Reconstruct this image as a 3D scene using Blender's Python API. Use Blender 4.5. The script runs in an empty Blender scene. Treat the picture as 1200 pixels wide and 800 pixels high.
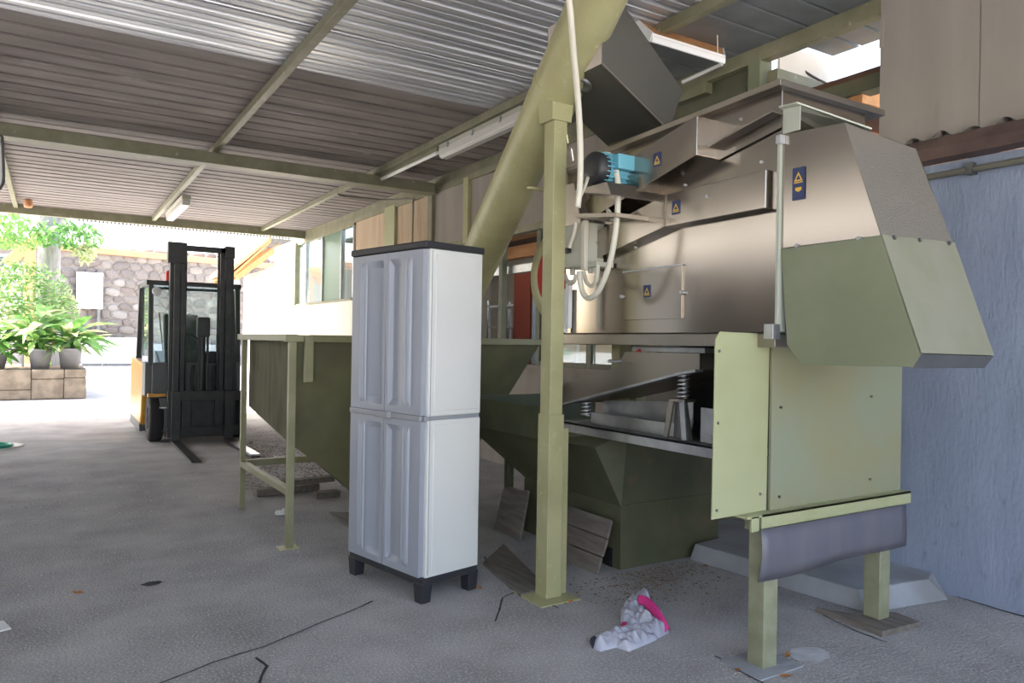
import bpy, math, random
from mathutils import Vector, Matrix, noise
random.seed(7)
C = bpy.context.scene.collection
S = bpy.context.scene

# ------------------------------------------------------------------ camera
F_PX, CAM_H = 870.0, 1.30
YAW, PITCH, ROLL = math.radians(31.833), math.radians(-0.07), math.radians(-0.951)
_f = Vector((math.sin(YAW)*math.cos(PITCH), math.cos(YAW)*math.cos(PITCH), -math.sin(PITCH)))
_r = Vector((math.cos(YAW), -math.sin(YAW), 0.0)); _d = _f.cross(_r)
_c, _s = math.cos(ROLL), math.sin(ROLL)
RIGHT, DOWN, FWD = _c*_r + _s*_d, -_s*_r + _c*_d, _f
EYE = Vector((0, 0, CAM_H))
cd = bpy.data.cameras.new('camera'); cam = bpy.data.objects.new('camera', cd); C.objects.link(cam)
cd.sensor_width = 36.0; cd.lens = 36.0*F_PX/1200.0; cd.clip_start = 0.05; cd.clip_end = 500
m3 = Matrix((RIGHT, -DOWN, -FWD)).transposed()
cam.matrix_world = Matrix.Translation(EYE) @ m3.to_4x4()
S.camera = cam

def P(px, py, X=None, Y=None, Z=None):
    """photo pixel -> point on a known wall, floor or face of the place"""
    d = RIGHT*((px-600)/F_PX) + DOWN*((py-400)/F_PX) + FWD
    t = X/d.x if X is not None else Y/d.y if Y is not None else (Z-CAM_H)/d.z
    return EYE + d*t

# ------------------------------------------------------------------ light
SUN_DIR = Vector((-0.52, 0.22, 0.82)).normalized()      # towards the sun
w = bpy.data.worlds.new('world'); S.world = w; w.use_nodes = True
nt = w.node_tree; nt.nodes.clear()
sky = nt.nodes.new('ShaderNodeTexSky'); sky.sky_type = 'NISHITA'; sky.sun_disc = False
sky.sun_elevation = math.asin(SUN_DIR.z); sky.sun_rotation = math.atan2(SUN_DIR.x, SUN_DIR.y)
sky.air_density = 1.0; sky.dust_density = 3.0; sky.ozone_density = 1.0
bgn = nt.nodes.new('ShaderNodeBackground'); bgn.inputs['Strength'].default_value = 0.42
wo = nt.nodes.new('ShaderNodeOutputWorld')
tint = nt.nodes.new('ShaderNodeMix'); tint.data_type = 'RGBA'; tint.blend_type = 'MULTIPLY'; tint.inputs[0].default_value = 1.0
tint.inputs[7].default_value = (1.12, 1.0, .90, 1)      # hazy, nearly white sky
nt.links.new(sky.outputs[0], tint.inputs[6]); nt.links.new(tint.outputs[2], bgn.inputs['Color']); nt.links.new(bgn.outputs[0], wo.inputs['Surface'])
sl = bpy.data.lights.new('sun', 'SUN'); sl.energy = 12.0; sl.angle = math.radians(0.6); sl.color = (1.0, 0.95, 0.86)
so = bpy.data.objects.new('sun', sl); C.objects.link(so)
so.rotation_euler = SUN_DIR.to_track_quat('Z', 'Y').to_euler()
vs = S.view_settings
S.display_settings.display_device = 'sRGB'
vs.view_transform = 'Standard'; vs.look = 'None'; vs.gamma = 1.0; vs.use_curve_mapping = False
vs.exposure = 1.5

# ------------------------------------------------------------------ materials
def mat(name, col, rough=0.6, metal=0.0, col2=None, scale=4.0, lo=0.35, hi=0.7, stretch=(1, 1, 1), bump=0.0, bscale=40.0,
        spec=0.5, trans=0.0, alpha=1.0, emit=None, col3=None, scale3=60.0, lo3=0.6, hi3=0.7, rough2=None):
    m = bpy.data.materials.new(name); m.use_nodes = True
    n = m.node_tree; b = n.nodes['Principled BSDF']
    b.inputs['Base Color'].default_value = (*col, 1); b.inputs['Roughness'].default_value = rough
    b.inputs['Metallic'].default_value = metal; b.inputs['Specular IOR Level'].default_value = spec
    b.inputs['Transmission Weight'].default_value = trans; b.inputs['Alpha'].default_value = alpha
    if emit:
        b.inputs['Emission Color'].default_value = (*emit[0], 1); b.inputs['Emission Strength'].default_value = emit[1]
    tc = n.nodes.new('ShaderNodeTexCoord'); mp = n.nodes.new('ShaderNodeMapping')
    mp.inputs['Scale'].default_value = stretch; n.links.new(tc.outputs['Object'], mp.inputs['Vector'])
    def ns(sc, det=6.0):
        t = n.nodes.new('ShaderNodeTexNoise'); t.inputs['Scale'].default_value = sc; t.inputs['Detail'].default_value = det
        n.links.new(mp.outputs[0], t.inputs['Vector']); return t.outputs['Fac']
    def ramp(fac, a, b_):
        r = n.nodes.new('ShaderNodeMapRange'); r.inputs['From Min'].default_value = a; r.inputs['From Max'].default_value = b_
        n.links.new(fac, r.inputs['Value']); return r.outputs['Result']
    cur = None
    if col2:
        mx = n.nodes.new('ShaderNodeMix'); mx.data_type = 'RGBA'
        mx.inputs[6].default_value = (*col, 1); mx.inputs[7].default_value = (*col2, 1)
        f = ramp(ns(scale), lo, hi)
        n.links.new(f, mx.inputs[0]); cur = mx.outputs[2]
        if rough2 is not None:
            rr = n.nodes.new('ShaderNodeMapRange'); rr.inputs['To Min'].default_value = rough; rr.inputs['To Max'].default_value = rough2
            n.links.new(f, rr.inputs['Value']); n.links.new(rr.outputs[0], b.inputs['Roughness'])
    if col3:
        mx2 = n.nodes.new('ShaderNodeMix'); mx2.data_type = 'RGBA'
        mx2.inputs[6].default_value = (*col, 1); mx2.inputs[7].default_value = (*col3, 1)
        if cur: n.links.new(cur, mx2.inputs[6])
        n.links.new(ramp(ns(scale3, 3.0), lo3, hi3), mx2.inputs[0]); cur = mx2.outputs[2]
    if cur: n.links.new(cur, b.inputs['Base Color'])
    if bump:
        bp = n.nodes.new('ShaderNodeBump'); bp.inputs['Strength'].default_value = bump; bp.inputs['Distance'].default_value = 0.01
        n.links.new(ns(bscale), bp.inputs['Height']); n.links.new(bp.outputs[0], b.inputs['Normal'])
    return m

M = {}
M['floor'] = mat('worn concrete', (.245, .235, .23), .88, col2=(.43, .42, .41), scale=2.2, lo=.28, hi=.72, bump=1.0, bscale=70, col3=(.62, .60, .57), scale3=95, lo3=.50, hi3=.78)
M['crack'] = mat('dark joint filler', (.03, .03, .032), .9)
M['patch'] = mat('pale cement patch', (.52, .53, .54), .9, col2=(.40, .40, .41), scale=14, bump=.3)
M['yard'] = mat('yard paving', (.46, .46, .46), .9, col2=(.56, .56, .56), scale=2, bump=.3, bscale=30)
M['plinth'] = mat('cement plinth', (.34, .36, .39), .85, col2=(.24, .245, .25), scale=3, bump=.4, bscale=30)
M['green'] = mat('olive paint', (.40, .385, .205), .45, col2=(.335, .315, .16), scale=5, bump=.05, bscale=18, col3=(.45, .44, .27), scale3=30, lo3=.62, hi3=.8)
M['lgreen'] = mat('light olive paint', (.36, .375, .215), .45, col2=(.305, .315, .165), scale=2.5, bump=.05, bscale=8)
M['hgreen'] = mat('faded sage paint', (.17, .19, .115), .45, col2=(.21, .225, .145), scale=4, bump=.06, bscale=10)
M['endgreen'] = mat('stained olive paint', (.225, .245, .165), .5, col2=(.24, .225, .12), scale=2.2, lo=.4, hi=.7, bump=.06, bscale=6)
M['frontgreen'] = mat('chalky pale olive paint', (.185, .19, .13), .55, col2=(.22, .215, .165), scale=6, bump=.08)
M['hopgreen'] = mat('grimy olive paint', (.15, .145, .07), .5, col2=(.10, .095, .05), scale=3, bump=.08)
M['hopleg'] = mat('dull olive angle iron', (.25, .24, .135), .5, col2=(.20, .19, .10), scale=7)
M['leggreen'] = mat('chalky olive paint', (.27, .275, .18), .6, col2=(.20, .205, .125), scale=14, bump=.1)
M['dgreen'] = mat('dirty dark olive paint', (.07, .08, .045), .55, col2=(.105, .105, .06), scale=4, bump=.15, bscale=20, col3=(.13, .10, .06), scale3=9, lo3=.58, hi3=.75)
M['wornpanel'] = mat('scuffed olive panel', (.075, .07, .035), .8, spec=.2, col2=(.125, .115, .065), scale=6, stretch=(1, 1.5, .5), bump=.1)
M['steel'] = mat('brushed stainless', (.36, .325, .29), .17, 1.0, col2=(.44, .395, .345), scale=1.6, stretch=(1, 1, 1.6), lo=.15, hi=.85, rough2=.24)
M['steel2'] = mat('dull stainless', (.30, .275, .245), .36, 1.0, col2=(.37, .335, .29), scale=3, lo=.15, hi=.85, rough2=.45)
M['steeldark'] = mat('dark grey steel', (.16, .165, .165), .42, .8, col2=(.22, .22, .21), scale=4, bump=.05)
M['zincsteel'] = mat('zinc plated steel', (.55, .56, .58), .4, .9, col2=(.42, .43, .45), scale=12)
M['chute'] = mat('dull grey chute steel', (.155, .155, .14), .45, .75, col2=(.18, .175, .155), scale=3)
M['chutelit'] = mat('brightly lit galvanised plate', (.58, .52, .50), .5, .1)  # pale side of the chute: light falling there is put into the colour
M['pgreen'] = mat('pale grey green paint', (.40, .42, .35), .5)
M['perf'] = mat('perforated steel', (.26, .235, .20), .55, .7, bump=.7, bscale=330)
M['black'] = mat('black plastic', (.018, .018, .020), .45)
M['blackmetal'] = mat('black painted mast steel', (.026, .028, .031), .42, .2, col2=(.045, .045, .047), scale=9)
M['rubber'] = mat('tyre rubber', (.025, .025, .026), .85, bump=.4, bscale=60)
M['orange'] = mat('amber body paint', (.62, .30, .03), .35)
M['grey'] = mat('graphite plastic', (.10, .105, .11), .5)
M['chrome'] = mat('polished rod', (.75, .75, .75), .2, 1.0)
M['cabwhite'] = mat('light grey plastic', (.66, .66, .635), .42, col2=(.61, .615, .60), scale=2)
M['cabdoor'] = mat('pale blue grey plastic', (.32, .34, .385), .40, col2=(.30, .32, .36), scale=2)
M['cabband'] = mat('mid grey plastic', (.27, .28, .30), .5)
M['cabblack'] = mat('charcoal plastic', (.022, .023, .028), .55)
M['silver'] = mat('galvanised sheet', (.62, .63, .65), .36, .55, col2=(.38, .39, .41), scale=1.2, stretch=(.25, 6, 1), lo=.35, hi=.65, rough2=.5)
M['brown'] = mat('weathered brown sheet', (.155, .13, .12), .75, .1, col2=(.26, .225, .21), scale=2.6, stretch=(.5, 2.0, 1), col3=(.40, .37, .345), scale3=6, lo3=.64, hi3=.8)
M['brownf'] = mat('bleached brown sheet', (.19, .165, .155), .75, .1, col2=(.25, .22, .21), scale=2.2, stretch=(.5, 2.5, 1))
M['greysheet'] = mat('flat grey roofing', (.17, .185, .19), .6, .3, col2=(.24, .255, .26), scale=3)
M['darkrib'] = mat('dark joint strip', (.05, .05, .05), .7)  # dark backing seen through the open joints of the roofing boards
M['beam'] = mat('olive beam paint', (.175, .17, .10), .55, col2=(.235, .225, .15), scale=6, col3=(.40, .37, .30), scale3=18, lo3=.66, hi3=.76)
M['pale'] = mat('pale wall board', (.31, .28, .25), .8, col2=(.255, .23, .205), scale=3, stretch=(1, 2, .25), col3=(.25, .22, .19), scale3=8, lo3=.7, hi3=.85, bump=.15)
M['board'] = mat('sawn plywood panel', (.40, .30, .20), .8, col2=(.48, .38, .27), scale=4, stretch=(1, 3, .3), bump=.15)
M['plaster'] = mat('cream plaster', (.74, .70, .63), .9, col2=(.68, .63, .56), scale=3)
M['skytintwall'] = mat('rough cement wall with sky tint', (.26, .305, .40), .9, col2=(.195, .235, .315), scale=2.5, stretch=(1, 1.6, .6), bump=.5, bscale=35, col3=(.19, .215, .27), scale3=16, lo3=.62, hi3=.75)  # bluish sky light on the wall is mixed into this base colour
M['leftwall'] = mat('grey block wall', (.13, .125, .12), .9, col2=(.10, .095, .09), scale=2, bump=.3)
M['rust'] = mat('brown gutter paint', (.075, .050, .045), .6, col2=(.13, .085, .07), scale=7)
M['fibre'] = mat('cement fibre sheet', (.34, .31, .28), .9, col2=(.22, .19, .17), scale=12)
M['pipe'] = mat('grey olive pipe', (.25, .245, .20), .5)
M['wood'] = mat('new pine', (.55, .28, .11), .7, col2=(.42, .20, .08), scale=5, stretch=(4, .6, 4), bump=.1)
M['oldwood'] = mat('weathered plank', (.13, .112, .095), .85, col2=(.20, .178, .152), scale=6, stretch=(6, .8, 6), bump=.35, bscale=24)
M['darkwood'] = mat('dark soffit wood', (.10, .05, .03), .8)
M['glass'] = mat('window glass', (.55, .68, .66), .03, trans=.85, spec=.6)
M['gglass'] = mat('frosted green glass', (.20, .30, .22), .35, trans=.3)
M['cabglass'] = mat('tinted cab glass', (.70, .84, .82), .02, trans=.95)
M['white'] = mat('white enamel', (.80, .80, .79), .4)
M['diffuser'] = mat('cloudy diffuser', (.62, .61, .57), .35, trans=.15)
M['cable'] = mat('cream cable sheath', (.60, .57, .47), .45)
M['dcable'] = mat('dark cable', (.06, .05, .045), .6)
M['blue'] = mat('turquoise motor paint', (.13, .38, .48), .45)
M['ctl'] = mat('beige grey box', (.46, .46, .38), .5)
M['sticker'] = mat('blue label', (.02, .035, .11), .4)
M['yellow'] = mat('yellow print', (.70, .45, .06), .5)
M['whiteprint'] = mat('white print', (.7, .7, .7), .5)
M['red'] = mat('red paint', (.45, .035, .03), .5)
M['skirt'] = mat('violet plastic strip', (.16, .16, .20), .35, col2=(.21, .20, .225), scale=4, stretch=(3, 3, .6), trans=.35, spec=.6)
M['cloth'] = mat('grey knit cloth', (.36, .36, .43), .95, col2=(.50, .50, .56), scale=7, bump=.3, bscale=90)
M['pink'] = mat('pink hem', (.62, .035, .22), .9)
M['navy'] = mat('navy cuff', (.03, .03, .06), .9)
M['paper'] = mat('crumpled paper', (.75, .74, .72), .9)
M['stone'] = [mat('wall stone %d' % i, c, .95, col2=tuple(v*.72 for v in c), scale=5, bump=.6, bscale=12) for i, c in
              enumerate([(.22, .19, .17), (.18, .155, .14), (.27, .235, .205), (.21, .17, .15), (.31, .28, .25)])]
M['mortar'] = mat('lime mortar', (.24, .21, .185), .95, bump=.4, bscale=8)
M['block'] = mat('travertine block', (.25, .205, .155), .9, col2=(.15, .12, .09), scale=5, lo=.4, hi=.65, bump=.9, bscale=14)
M['soil'] = mat('soil', (.14, .09, .055), .95, bump=.5)
M['pot'] = mat('grey plant pot', (.20, .20, .22), .6, col2=(.26, .26, .27), scale=5)
M['leafs'] = [mat('leaf %d' % i, c, .4, trans=.0, spec=.5) for i, c in enumerate([(.10, .24, .06), (.18, .33, .10), (.06, .16, .05), (.38, .44, .24)])]
for m_ in M['leafs']:
    n_ = m_.node_tree; b_ = n_.nodes['Principled BSDF']; tl = n_.nodes.new('ShaderNodeBsdfTranslucent')
    cc = b_.inputs['Base Color'].default_value; tl.inputs['Color'].default_value = (min(1, cc[0]*1.5), min(1, cc[1]*1.4), cc[2]*1.2, 1)
    mx = n_.nodes.new('ShaderNodeMixShader'); mx.inputs[0].default_value = .35
    n_.links.new(b_.outputs[0], mx.inputs[1]); n_.links.new(tl.outputs[0], mx.inputs[2])
    n_.links.new(mx.outputs[0], n_.nodes['Material Output'].inputs['Surface'])
M['bark'] = mat('grey bark', (.33, .33, .34), .95, col2=(.22, .21, .21), scale=6, stretch=(3, 3, .7), bump=.6, bscale=14)
M['tile'] = mat('orange roof tile', (.62, .30, .16), .8, col2=(.52, .24, .12), scale=5)
M['hill'] = mat('hazy foliage', (.20, .28, .18), .95, col2=(.30, .36, .26), scale=1.5, bump=.6, bscale=3)
M['green_pl'] = mat('green hose plastic', (.02, .30, .20), .4)
M['dryleaf'] = mat('dry leaf', (.42, .17, .05), .8)
M['chips'] = mat('pale shell chips', (.72, .69, .64), .9, col2=(.30, .23, .17), scale=30)
M['husk'] = mat('brown husk', (.16, .10, .06), .95, col2=(.26, .17, .10), scale=50)
M['beacon'] = mat('red beacon lens', (.75, .04, .03), .3)
M['limestrip'] = mat('lime strip', (.35, .55, .10), .5)
M['seat'] = mat('dark seat vinyl', (.05, .06, .06), .6)
M['screen'] = mat('pale blue sheet', (.45, .58, .72), .6)
M['jacket'] = mat('brick red cloth', (.40, .10, .07), .9)

# ------------------------------------------------------------------ mesh helpers
class MB:
    def __init__(s): s.v = []; s.f = []; s.sm = []
    def add(s, vs_, fs, smooth=False):
        o = len(s.v); s.v += [tuple(v) for v in vs_]
        for f in fs: s.f.append(tuple(i+o for i in f)); s.sm.append(smooth)
        return s
    def box(s, x0, x1, y0, y1, z0, z1):
        return s.hexa([(x0, y0, z0), (x1, y0, z0), (x1, y1, z0), (x0, y1, z0), (x0, y0, z1), (x1, y0, z1), (x1, y1, z1), (x0, y1, z1)])
    def hexa(s, p):
        return s.add(p, [(0, 3, 2, 1), (4, 5, 6, 7), (0, 1, 5, 4), (1, 2, 6, 5), (2, 3, 7, 6), (3, 0, 4, 7)])
    def prism(s, poly, off):
        off = Vector(off); n = len(poly); a = [Vector(p) for p in poly]; b = [p+off for p in a]
        nn = Vector()
        for i in range(n): nn += a[i].cross(a[(i+1) % n])
        idx = list(range(n))
        if nn.dot(off) > 0: a.reverse(); b.reverse()
        fs = [tuple(idx), tuple(n+i for i in reversed(idx))]
        for i in range(n): fs.append((i, n+i, n+(i+1) % n, (i+1) % n))
        # orientation: first face's normal points against off
        return s.add(a+b, [tuple(reversed(f)) if False else f for f in fs])
    def plate(s, poly, t):
        a = [Vector(p) for p in poly]; nn = Vector()
        for i in range(len(a)): nn += a[i].cross(a[(i+1) % len(a)])
        return s.prism(a, nn.normalized()*t)
    def beam(s, a, b, w_, h, up=(0, 0, 1)):
        a, b, up = Vector(a), Vector(b), Vector(up); d = (b-a).normalized()
        x = d.cross(up).normalized(); u = x.cross(d)
        p = []
        for c in (a, b):
            for sx, su in ((-1, -1), (1, -1), (1, 1), (-1, 1)): p.append(c + x*(sx*w_/2) + u*(su*h/2))
        return s.add(p, [(0, 1, 2, 3), (7, 6, 5, 4), (0, 4, 5, 1), (1, 5, 6, 2), (2, 6, 7, 3), (3, 7, 4, 0)])
    def cyl(s, a, b, r0, r1=None, n=24, caps=True, inner=None):
        a, b = Vector(a), Vector(b); r1 = r0 if r1 is None else r1; d = (b-a).normalized()
        x = d.orthogonal().normalized(); y = d.cross(x)
        p = []
        for c, r in ((a, r0), (b, r1)):
            for i in range(n):
                t = 2*math.pi*i/n; p.append(c + x*(r*math.cos(t)) + y*(r*math.sin(t)))
        s.add(p, [(i, (i+1) % n, n+(i+1) % n, n+i) for i in range(n)], True)
        if caps:
            s.add(p[:n], [tuple(reversed(range(n)))]); s.add(p[n:], [tuple(range(n))])
        return s
    def lathe(s, c, axis, prof, n=28):
        c = Vector(c); d = Vector(axis).normalized(); x = d.orthogonal().normalized(); y = d.cross(x); p = []
        for r, h in prof:
            for i in range(n):
                t = 2*math.pi*i/n; p.append(c + d*h + x*(r*math.cos(t)) + y*(r*math.sin(t)))
        fs = []
        for k in range(len(prof)-1):
            for i in range(n): fs.append((k*n+i, k*n+(i+1) % n, (k+1)*n+(i+1) % n, (k+1)*n+i))
        return s.add(p, fs, True)
    def tube(s, pts, r, n=10, sub=6):
        q = [Vector(p) for p in pts]; path = []
        for i in range(len(q)-1):
            p0 = q[max(i-1, 0)]; p1 = q[i]; p2 = q[i+1]; p3 = q[min(i+2, len(q)-1)]
            for k in range(sub):
                t = k/sub
                path.append(.5*((2*p1) + (p2-p0)*t + (2*p0-5*p1+4*p2-p3)*t*t + (3*p1-p0-3*p2+p3)*t**3))
        path.append(q[-1])
        x = (path[1]-path[0]).orthogonal().normalized(); vs_ = []
        for i, c in enumerate(path):
            d = (path[min(i+1, len(path)-1)]-path[max(i-1, 0)]).normalized()
            x = (x - d*x.dot(d)).normalized(); y = d.cross(x)
            for k in range(n):
                t = 2*math.pi*k/n; vs_.append(c + x*(r*math.cos(t)) + y*(r*math.sin(t)))
        fs = []
        for i in range(len(path)-1):
            for k in range(n): fs.append((i*n+k, i*n+(k+1) % n, (i+1)*n+(k+1) % n, (i+1)*n+k))
        fs.append(tuple(reversed(range(n)))); L = (len(path)-1)*n; fs.append(tuple(L+k for k in range(n)))
        return s.add(vs_, fs, True)
    def mesh(s, name, m):
        me = bpy.data.meshes.new(name); me.from_pydata(s.v, [], s.f); me.update()
        me.polygons.foreach_set('use_smooth', s.sm)
        me.materials.append(m); return me
    def build(s, name, m, parent=None, bevel=0.0, label=None):
        o = bpy.data.objects.new(name, s.mesh(name, m)); C.objects.link(o)
        import bmesh
        bm = bmesh.new(); bm.from_mesh(o.data); bmesh.ops.recalc_face_normals(bm, faces=bm.faces); bm.to_mesh(o.data); bm.free()
        if parent is not None:
            o.parent = parent
            if parent.type == 'EMPTY': o.matrix_parent_inverse = Matrix.Translation(-parent.location)
        if bevel:
            b = o.modifiers.new('bevel', 'BEVEL'); b.width = bevel; b.segments = 2; b.limit_method = 'ANGLE'; b.angle_limit = math.radians(40)
        if label: o['label'] = label
        return o

def tag(o, label, cat=None, group=None, kind=None):
    o['label'] = label
    if cat: o['category'] = cat
    if group: o['group'] = group
    if kind: o['kind'] = kind
    return o
def thing(name, loc, label, cat, group=None):
    o = bpy.data.objects.new(name, None); o.empty_display_size = .1; C.objects.link(o); o.location = loc
    return tag(o, label, cat, group)
def struct(o, label): o['kind'] = 'structure'; o['label'] = label; return o
def piece(src, parent, loc, rot=(0, 0, 0), sc=(1, 1, 1), name=None, mt=None):
    o = src.copy() if not isinstance(src, tuple) else None
    C.objects.link(o); o.parent = parent; o.location = loc; o.rotation_euler = rot; o.scale = sc
    if parent is not None and parent.type == 'EMPTY': o.matrix_parent_inverse = Matrix.Translation(-parent.location)
    return o
B = lambda *a: MB().box(*a)

# ================================================================== SETTING
WX = 4.069
floor = struct(MB().box(-4.5, WX+3.2, -4, 14.2, -.12, 0).build('floor', M['floor']), 'worn grey concrete floor of the open shed')
yard = struct(MB().box(-60, 60, -40, 90, -.30, -.012).build('floor_yard', M['yard']), 'pale sunlit yard paving beyond the shed')
# joints and cracks of the slab: narrow dark filler strips
def strip(pts, wd):
    m = MB(); q = [Vector(p) for p in pts]; path = []
    for i in range(len(q)-1):
        for k in range(8): path.append(q[i].lerp(q[i+1], k/8))
    path.append(q[-1]); L = []; R = []
    for i, p in enumerate(path):
        d = (path[min(i+1, len(path)-1)]-path[max(i-1, 0)]); d.z = 0; d.normalize(); nrm = Vector((-d.y, d.x, 0))
        j = nrm*(noise.noise(p*6)*.012); ww = wd*(.6+.8*abs(noise.noise(p*11)))
        L.append(p+j+nrm*ww); R.append(p+j-nrm*ww)
    vs_ = [v for ab in zip(L, R) for v in ab]
    return m.add(vs_, [(2*i, 2*i+1, 2*i+3, 2*i+2) for i in range(len(path)-1)])
for pts, wd in (([P(180, 803, Z=.003), P(250, 775, Z=.003), P(310, 757, Z=.003), P(380, 728, Z=.003), P(437, 704, Z=.003)], .006),
                ([P(300, 770, Z=.003), P(313, 780, Z=.003), P(305, 800, Z=.003)], .008),
                ([P(566, 652, Z=.003), P(600, 690, Z=.003), P(655, 712, Z=.003)], .005),
                ([P(580, 728, Z=.003), P(590, 700, Z=.003), P(610, 690, Z=.003)], .005),
                ([P(838, 768, Z=.003), P(868, 786, Z=.003), P(905, 806, Z=.003)], .005),
                ([P(965, 720, Z=.003), P(1000, 738, Z=.003), P(1040, 752, Z=.003)], .005),
                ([P(1122, 699, Z=.003), P(1160, 710, Z=.003), P(1215, 726, Z=.003)], .007)):
    strip(pts, wd).build('crack', M['crack'], floor)
def blob(c, rx, ry, z, seed, n=26):
    v = [(c[0]+rx*math.cos(2*math.pi*i/n)*(1+.3*noise.noise(Vector((math.cos(2*math.pi*i/n)*2+seed, math.sin(2*math.pi*i/n)*2, seed)))),
          c[1]+ry*math.sin(2*math.pi*i/n)*(1+.3*noise.noise(Vector((math.cos(2*math.pi*i/n)*2, seed, math.sin(2*math.pi*i/n)*2)))), z) for i in range(n)]
    return MB().add(v, [tuple(range(n))])
c = P(948, 767, Z=0); blob(c, .10, .07, .003, 3).build('cement_patch', M['patch'], floor)
c = P(178, 684, Z=0); blob(c, .05, .035, .003, 5).build('oil_spot', M['crack'], floor)

# --- roof ---------------------------------------------------------------
RZ = 3.34
ceil = bpy.data.objects.new('ceiling', None); C.objects.link(ceil); struct(ceil, 'ribbed metal roof of the open shed')
def sheet(y0, y1, x0, x1, z, pitch, depth, ribw, tilt=0):
    """trapezoid-ribbed sheet: wide flat pans with narrow raised ribs, ribs along x"""
    m = MB(); prof = []; y = y0; n = max(1, round((y1-y0)/pitch)); p = (y1-y0)/n
    for i in range(n):
        a = y0+i*p
        prof += [(a, 0), (a+p-ribw, 0), (a+p-ribw+.012, depth), (a+p-.012, depth)]
        if pitch < .2:                      # two shallow swages in the pan
            prof[-3:-3] = [(a+(p-ribw)*.33, 0), (a+(p-ribw)*.36, .006), (a+(p-ribw)*.62, .006), (a+(p-ribw)*.65, 0)]
    prof.append((y1, 0))
    v = []
    for yy, zz in prof: v += [(x0, yy, z+zz), (x1, yy, z+zz)]
    k = len(prof)
    v += [(a_[0], a_[1], a_[2]+.004) for a_ in v]
    f = [(2*i, 2*i+1, 2*i+3, 2*i+2) for i in range(k-1)] + [(2*k+2*i, 2*k+2*i+2, 2*k+2*i+3, 2*k+2*i+1) for i in range(k-1)]
    f += [(0, 2*k, 2*k+1, 1), (2*k-2, 2*k-1, 4*k-1, 4*k-2)]
    f += [(2*i, 2*i+2, 2*k+2*i+2, 2*k+2*i) for i in range(k-1)] + [(2*i+1, 2*k+2*i+1, 2*k+2*i+3, 2*i+3) for i in range(k-1)]
    return m.add(v, f)
ys = [5.66, 6.60, 7.55, 8.50, 9.45, 10.40, 11.35, 12.30, 13.25, 14.15]
for i in range(len(ys)-1):
    sheet(ys[i], ys[i+1]+.02, -4.6, WX+.10, RZ+(.004 if i % 2 else 0), .235, .09, .05).build('roof_sheet', M['brown'] if ys[i] < 8.4 else M['brownf'], ceil)
ys = [-1.5, -.6, .3, 1.2, 2.1, 3.0, 3.9, 4.8, 5.67]
for i in range(len(ys)-1):
    sheet(ys[i], ys[i+1]+.02, -4.6, 3.42, RZ+(.006 if i % 2 else 0), .18, .035, .05).build('roof_sheet', M['silver'], ceil)
# flat grey roofing boards over the machine, with open joints
gy = [.4, .75, 1.10, 1.45, 1.80, 2.15, 2.50, 2.83, 3.04, 3.26, 3.6, 3.95, 4.3, 4.65, 5.0, 5.35, 5.66]
for i in range(len(gy)-1):
    x1 = 4.62 if gy[i] < 3.2 else WX+.12
    B(3.40, x1, gy[i]+.012, gy[i+1]-.012, RZ, RZ+.02).build('roofing_board', M['greysheet'], ceil)
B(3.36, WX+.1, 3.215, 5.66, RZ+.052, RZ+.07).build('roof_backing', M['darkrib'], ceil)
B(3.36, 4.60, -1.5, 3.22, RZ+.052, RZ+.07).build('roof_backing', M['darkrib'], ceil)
# purlins run with the shed, rafters across it
def purlin(x, y0, y1, z1=RZ, w_=.07, h=.10):
    return MB().beam((x, y0, z1-h/2), (x, y1, z1-h/2), w_, h).build('purlin', M['beam'], ceil, .004)
purlin(-.50, -1.5, 14.1, w_=.06, h=.06); purlin(1.46, -1.5, 14.1, w_=.06, h=.07); purlin(3.27, -1.5, 14.1, w_=.06, h=.07)
purlin(WX+.03, 2.3, 14.1, w_=.08, h=.10); purlin(-2.4, -1.5, 14.1)
B(-4.4, WX-.02, 8.40, 8.48, RZ-.20, RZ-.07).build('rafter', M['beam'], ceil, .004)
B(-4.4, WX-.02, 8.34, 8.54, RZ-.205, RZ-.195).build('rafter_flange', M['beam'], ceil)
B(-4.4, WX+.3, 14.02, 14.12, RZ-.14, RZ+.0).build('eaves_beam', M['beam'], ceil, .004)
B(-4.4, WX-.02, 2.46, 2.54, RZ-.20, RZ-.07).build('rafter', M['beam'], ceil, .004) if False else None
# corrugated lip of the eaves sheet hanging past the beam
lip = MB()
for i in range(60):
    x = .35+i*.058
    lip.box(x, x+.029, 14.13, 14.16, RZ-.165, RZ-.125)
lip.build('eaves_lip', M['brown'], ceil)['kind'] = 'stuff'
for x in (-3.1, 0.42):                      # far posts of the open front, outside the view or behind plants
    pass

# --- the long side wall ---------------------------------------------------
wr = bpy.data.objects.new('wall_right', None); C.objects.link(wr); struct(wr, 'long side wall with cement base, boards and windows')
def wp(name, y0, y1, z0, z1, m, x0=WX, x1=WX+.10, bev=.0): return B(x0, x1, y0, y1, z0, z1).build(name, m, wr, bev)
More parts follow.
